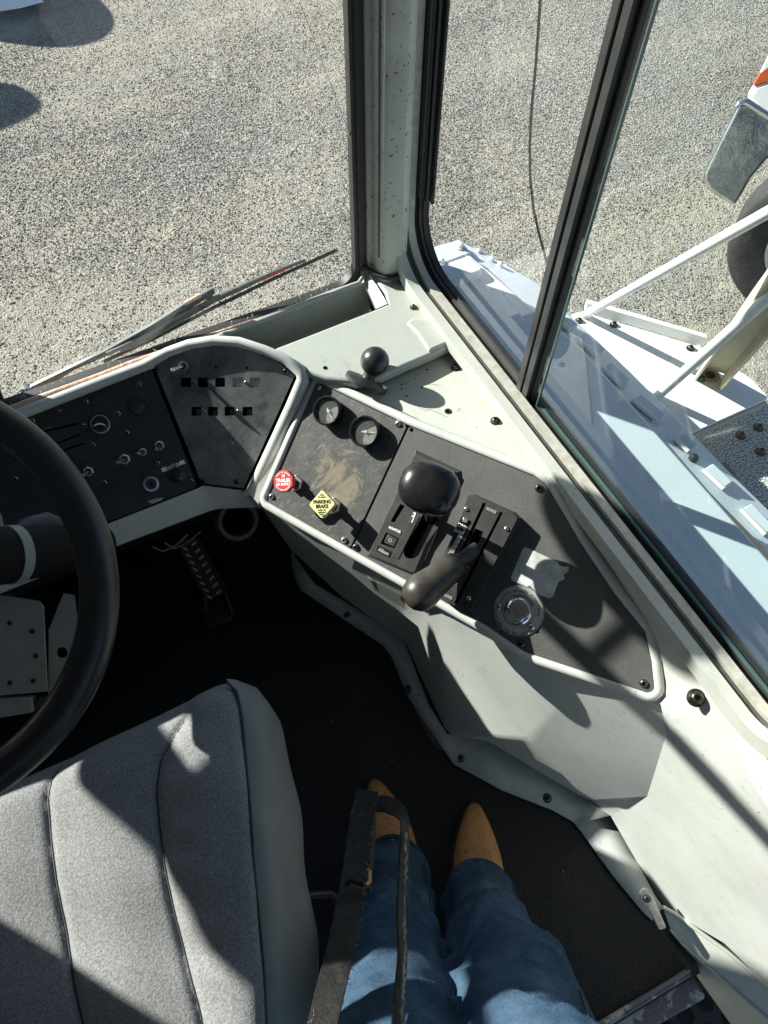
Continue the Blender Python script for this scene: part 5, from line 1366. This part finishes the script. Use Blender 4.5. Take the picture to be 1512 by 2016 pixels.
# outer side with hinges, lower than the top
out = [Hp(906, 474, ZH - .02), Hp(955, 497, ZH - .03), Hp(1060, 558, ZH - .05), Hp(1140, 636, ZH - .05), Hp(1240, 730, ZH - .05), Hp(1340, 830, ZH - .05), Hp(1440, 932, ZH - .05), Hp(1512, 1002, ZH - .05), Hp(1700, 1190, ZH - .05)]
inn = [Vector((p.x, p.y, ZH - .012)) for p in (Hp(925, 500), Hp(962, 520), Hp(1040, 592), edge[0], edge[1] + Vector((0, .0, 0)), edge[2], edge[3], edge[4], edge[5])]
low = [p + Vector((.01, .0, -.35)) for p in out]
m9 = len(out)
mesh('side_panel', inn + out + low, [(i, i + 1, m9 + i + 1, m9 + i) for i in range(m9 - 1)] + [(m9 + i, m9 + i + 1, 2 * m9 + i + 1, 2 * m9 + i) for i in range(m9 - 1)], 'hood_paint', hd, bevel=.004)
for (xa, ya), (xb, yb) in [((1105, 632), (1128, 652)), ((1143, 668), (1182, 702)), ((1192, 726), (1232, 762)), ((1250, 788), (1300, 830)), ((1335, 862), (1362, 890)), ((1390, 925), (1430, 962)), ((1465, 1003), (1512, 1052))]:
    hz = ZH - .028
    a_, b_ = Z(xa, ya, hz), Z(xb, yb, hz); d_ = (b_ - a_).normalized(); s_ = Vector((-d_.y, d_.x, 0)) * .012
    v, f = prism([a_ + s_, b_ + s_, b_ - s_, a_ - s_], (0, 0, .014)); mesh('hinge_leaf', v, f, 'hood_paint', hd, bevel=.003)
    tube('hinge_pin', [a_ - s_ * 1.2 + Vector((0, 0, .012)), b_ - s_ * 1.2 + Vector((0, 0, .012))], .0045, 'pipe_white', hd, 8)
for x, y in [(906, 487), (868, 517)]:
    lathe('bolt', [(.010, 0), (.010, .003), (.007, .0035), (.007, .010), (.004, .012), (0, .012)], frame_of(Hp(x, y, ZH + .003), (0, 0, 1)), 'pipe_white', hd, 10)
for x, y in [(941, 498), (967, 514), (984, 523)]:
    lathe('bolt', [(.007, 0), (.007, .008), (.004, .010), (0, .010)], frame_of(Hp(x, y, ZH - .028), (0, 0, 1)), 'pipe_white', hd, 6)
lathe('rubber_stop', [(.009, 0), (.009, .012), (.006, .015), (0, .015)], frame_of(Z(1361, 907, ZH - .028), (.3, 0, 1)), 'rubber', hd, 12)

# PLATFORM with rails
pf = thing('side_platform', 'white metal side platform with folded lip and bolts beside the hood', 'platform', Z(1330, 720, .2))
ZP = .2
PPf = Plane((0, 0, ZP), (0, 0, 1), (1, 0, 0))
pslab('deck', PPf, [(1090, 650), (1129, 617), (1146, 613), (1383, 683), (1480, 746), (1511, 779), (1508, 787), (1359, 854), (1250, 900)], -.006, 0, 'platform_paint', pf, bevel=.0015, at=0)
lipw = [PPf.hit(1150, 614), PPf.hit(1383, 683)]
v, f = prism([lipw[0] + Vector((0, 0, .002)), lipw[1] + Vector((0, 0, .002)), lipw[1] + Vector((.008, .012, .002)), lipw[0] + Vector((.008, .012, .002))], (0, 0, .03)); mesh('lip', v, f, 'platform_paint', pf, bevel=.001)
v, f = prism([PPf.hit(1359, 856) + Vector((0, 0, -.03)), PPf.hit(1511, 788) + Vector((0, 0, -.03)), PPf.hit(1511, 781) + Vector((0, 0, -.03)), PPf.hit(1359, 848) + Vector((0, 0, -.03))], (0, 0, .022)); mesh('lower_edge', v, f, 'kick_paint', pf)
for x, y in [(1140, 632), (1208, 640), (1359, 686), (1381, 746)]: screw(SC_DOME, PPf.hit(x, y), (0, 0, 1), pf, 1.3, 'bolt')
# strut: C-channel leaning outward
sb0 = PPf.hit(1398, 742); sdir = (Z(1560, 540, .72) - sb0)
Mst = Plane(sb0, sdir.normalized(), RM @ Vector((1, .4, 0))).frame(sb0)
Ls = sdir.length * 1.6
strt = thing('channel_strut', 'cream C-channel strut welded to the white platform', 'strut', sb0)
v, f = merge([boxvf(Mst, -.035, .035, .018, .024, 0, Ls), boxvf(Mst, -.035, -.029, -.024, .018, 0, Ls), boxvf(Mst, .029, .035, -.03, .018, 0, Ls)])
mesh('channel', v, f, 'cream_paint', strt, bevel=.001)
lathe('hole_ring', [(.012, 0), (.022, 0), (.024, .003), (.020, .005), (.013, .002)], frame_of(PPf.hit(1398, 740) + Vector((0, 0, .001)), (0, 0, 1)), 'brass_tan', strt, 18, cap=False)
lathe('hole', [(.013, .0015), (0, .0016)], frame_of(PPf.hit(1398, 740), (0, 0, 1)), 'black_void', strt, 14)
def rail(x0, y0, x1, y1, z1, label, r):
    a_ = PPf.hit(x0, y0); b_ = Z(x1, y1, z1); d_ = (b_ - a_)
    t_ = tube('handrail', [a_, b_, a_ + d_ * 1.9], r, 'pipe_white', None, 14); tag(t_, label, 'handrail', 'white pipe rails on the platform')
rail(1150, 621, 1512, 418, .80, 'upper thin white pipe rail crossing in front of the tyre', .011)
rail(1292, 782, 1512, 586, .66, 'lower white pipe rail rising beside the cream strut', .012)
gd = thing('grit_step', 'black and white speckled anti slip step behind the platform', 'step', Z(1450, 900, .1))
PGd = Plane((0, 0, .1), (0, 0, 1), (1, 0, 0))
pslab('deck', PGd, [(1290, 890), (1380, 848), (1560, 770), (1660, 1080), (1512, 1010), (1400, 930)], -.01, 0, 'grit_deck', gd, at=0)
for x, y in [(1493, 842), (1458, 858), (1497, 890)]: screw(SC_DOME, PGd.hit(x, y), (0, 0, 1), gd, 1.6)
tube('hose', [PGd.hit(1400, 925, .03), PGd.hit(1425, 918, .05), PGd.hit(1440, 935, .05), PGd.hit(1446, 955, .02)], .012, 'cord_wire', gd, 10)
# hanging cable
cb_px = [(1066, -40, .9), (1060, 60, .9), (1053, 150, .88), (1046, 220, .86), (1043, 290, .84), (1044, 350, .82), (1050, 410, .8), (1060, 455, .78), (1072, 500, .76), (1082, 540, .74), (1100, 590, .70)]
cpts = []
for x, y, dd in cb_px: cpts.append(Plane((.70, 0, 0), (-1, 0, 0), (0, 1, 0)).hit(x, y))
cq = tube('hanging_cable', cpts, .0021, 'cord_wire', None, 10); tag(cq, 'thin twisted wire cable hanging outside the side window', 'cable')

# =================================================================== PARKED TRUCK at right
tk_ = thing('parked_truck', 'white and orange truck with chrome fender parked at the right edge', 'truck', Z(1520, 520, GZ))
tc0 = Z(1618, 482, GZ + .40); axl = Vector((-.82, -.56, .0)).normalized()
Mt = Plane(tc0, axl, (0, 0, 1)).frame(tc0) @ Matrix.Scale(.87, 4)
lathe('tyre', [(.25, -.12), (.39, -.125), (.445, -.11), (.46, -.085), (.46, .085), (.445, .11), (.39, .125), (.28, .12), (.258, .10)], Mt, 'tyre', tk_, 56, auto=50, cap=False)
lathe('rim', [(.26, .105), (.25, .09), (.24, .03), (.10, .02), (.09, .06), (0, .065)], Mt, 'pipe_white', tk_, 40, cap=False)
PFd = Plane(Z(1420, 395, -.75), (-.72, -.55, .42), (0, 0, 1))
fpx = [(1456, 203), (1470, 200), (1512, 228), (1580, 268), (1560, 300), (1512, 312), (1480, 350), (1460, 385), (1447, 404), (1436, 402), (1396, 376), (1384, 356), (1386, 342)]
pslab('fender', PFd, fpx, -.16, 0, 'dull_chrome', tk_, r=.03, bevel=.055, bseg=6, at=0)
tube('fender_lip', [PFd.hit(x, y, .005) for x, y in [(1452, 212), (1457, 203), (1470, 200), (1512, 228), (1580, 268)]], .016, 'chrome', tk_, 12)
PBd = Plane(PFd.o - PFd.n * .05, PFd.n, (0, 0, 1))
pslab('body_white', PBd, [(1470, 196), (1485, 168), (1512, 158), (1600, 175), (1600, 290), (1512, 238)], -.3, 0, 'truck_white', tk_, bevel=.02, at=0)
pslab('body_stripe', PBd, [(1484, 168), (1498, 144), (1512, 134), (1600, 110), (1600, 178), (1512, 160)], -.29, .003, 'truck_orange', tk_, at=0)
pslab('body_upper', PBd, [(1499, 143), (1530, 80), (1600, 60), (1600, 112), (1512, 133)], -.28, .001, 'truck_white', tk_, at=0)

# =================================================================== PARKED TRUCK at upper left (casts the two shadows)
t2 = thing('parked_trailer', 'parked white vehicle with dark tyre at the top left corner', 'truck', Z(20, -20, GZ))
p0 = Z(80, 8, GZ)
ty0 = Z(10, 2, GZ) + Vector((-.50, .62, .45)); Mt2 = Plane(ty0, Vector((.75, -.66, 0)), (0, 0, 1)).frame(ty0)
lathe('tyre', [(.25, -.12), (.42, -.13), (.45, -.10), (.45, .10), (.42, .13), (.25, .12), (.24, .04), (0, .03)], Mt2, 'tyre', t2, 40, auto=50, cap=False)
def shadow_pt(x, y, hgt):
    p = Z(x, y, GZ); k = hgt / -SUN.z; return p - SUN * k
# round ended fenders whose shadows reach onto the gravel
def fender_from(pxs, h, th_, nm):
    pts = [shadow_pt(x, y, h) for x, y in pxs]
    v, f = prism(pts, (0, 0, -th_)); mesh(nm, v, f, 'truck_white', t2, bevel=.02)
fender_from([(-160, 70), (-60, 76), (0, 80), (60, 81), (110, 77), (150, 68), (190, 54), (208, 38), (206, 20), (190, 0), (175, -40), (-160, -60)], 1.15, .06, 'front_cowl')
fender_from([(-160, 150), (-60, 158), (0, 165), (45, 172), (75, 188), (89, 205), (82, 220), (60, 236), (25, 252), (0, 261), (-60, 280), (-160, 300)], 1.25, .06, 'mirror_wing')
tube('body_frame', [shadow_pt(-150, 0, 1.12) , shadow_pt(-330, 120, 1.2), shadow_pt(-150, 225, 1.22)], .05, 'truck_white', t2, 10)
tube('body_frame', [shadow_pt(-330, 120, 1.2), shadow_pt(-330, 120, 1.2) + Vector((-.9, .4, -1.2))], .06, 'truck_white', t2, 10)
pc2 = over(20, 2, (p0.x - .2, p0.y + .2)); 
mesh('sill_panel', [Z(-60, 32, -1.03), Z(40, 16, -1.03), Z(86, 4, -1.03), Z(60, -40, -1.03), Z(-60, -50, -1.03), Z(-60, 22, -1.0)], [(0, 1, 2, 3, 4), (0, 1, 5)], 'truck_white', t2)

# =================================================================== ROOF MIRROR outside the windshield (its shadow lies on the console)
def wsun(xw, zw, y=1.36):
    k = (y - 1.03) / -SUN.y; return Vector((xw, 1.03, zw)) - SUN * k
tube('mirror_arm', [wsun(-.05, .93), wsun(-.10, 1.0), wsun(-.33, 1.29), wsun(-.42, 1.44)], .016, 'dark_metal', cab, 10)
mc = wsun(-.02, 1.14); ma = Vector((-.1, -1, -.2)).normalized()
mx_ = (wsun(-.14, 1.26) - wsun(.09, 1.03)).normalized()
vs, fs = lathe_vf([(.0, -.03), (.06, -.028), (.1, -.015), (.115, .0), (.1, .008), (0, .012)], Plane(mc, ma, mx_).frame(mc) @ Matrix.Diagonal((1.45, .62, 1, 1)), 28, cap=False)
mesh('mirror_head', vs, fs, 'dark_metal', cab, smooth=True)
tube('mirror_arm', [mc, wsun(-.14, 1.08)], .01, 'dark_metal', cab, 8)
tube('mirror_arm', [wsun(-.42, 1.44), Vector((-.62, 1.2, 1.80)), Vector((-.62, 1.1, 1.81))], .016, 'dark_metal', cab, 10)
# second, larger mirror, unseen; outline and hole shaped to cast the seat's shadow
PM2 = Plane((0, 1.36, 0), (0, -1, 0), (1, 0, 0))
def m2(l): return [((wsun(a, b) - PM2.o).dot(PM2.u), (wsun(a, b) - PM2.o).dot(PM2.v)) for a, b in l]
m2o = rounded(m2([(-.70, .87), (-.73, .905), (-.776, .954), (-.80, 1.018), (-.815, 1.05), (-.86, 1.11), (-.89, 1.14), (-.905, 1.19), (-.87, 1.22), (-.5, 1.22), (-.46, 1.0), (-.5, .87)]), .01)
m2h = ccw(m2([(-.640, .915), (-.620, .905), (-.575, .885), (-.590, .936), (-.638, 1.012), (-.690, 1.022), (-.648, .945)]))
holed('mirror_head', PM2, m2o, [m2h], 0, .03, 'dark_metal', cab)
tube('mirror_arm', [wsun(-.7, 1.2), Vector((-1.05, 1.25, 1.75)), Vector((-1.05, 1.1, 1.81))], .014, 'dark_metal', cab, 10)  # arm of the added, unseen second mirror
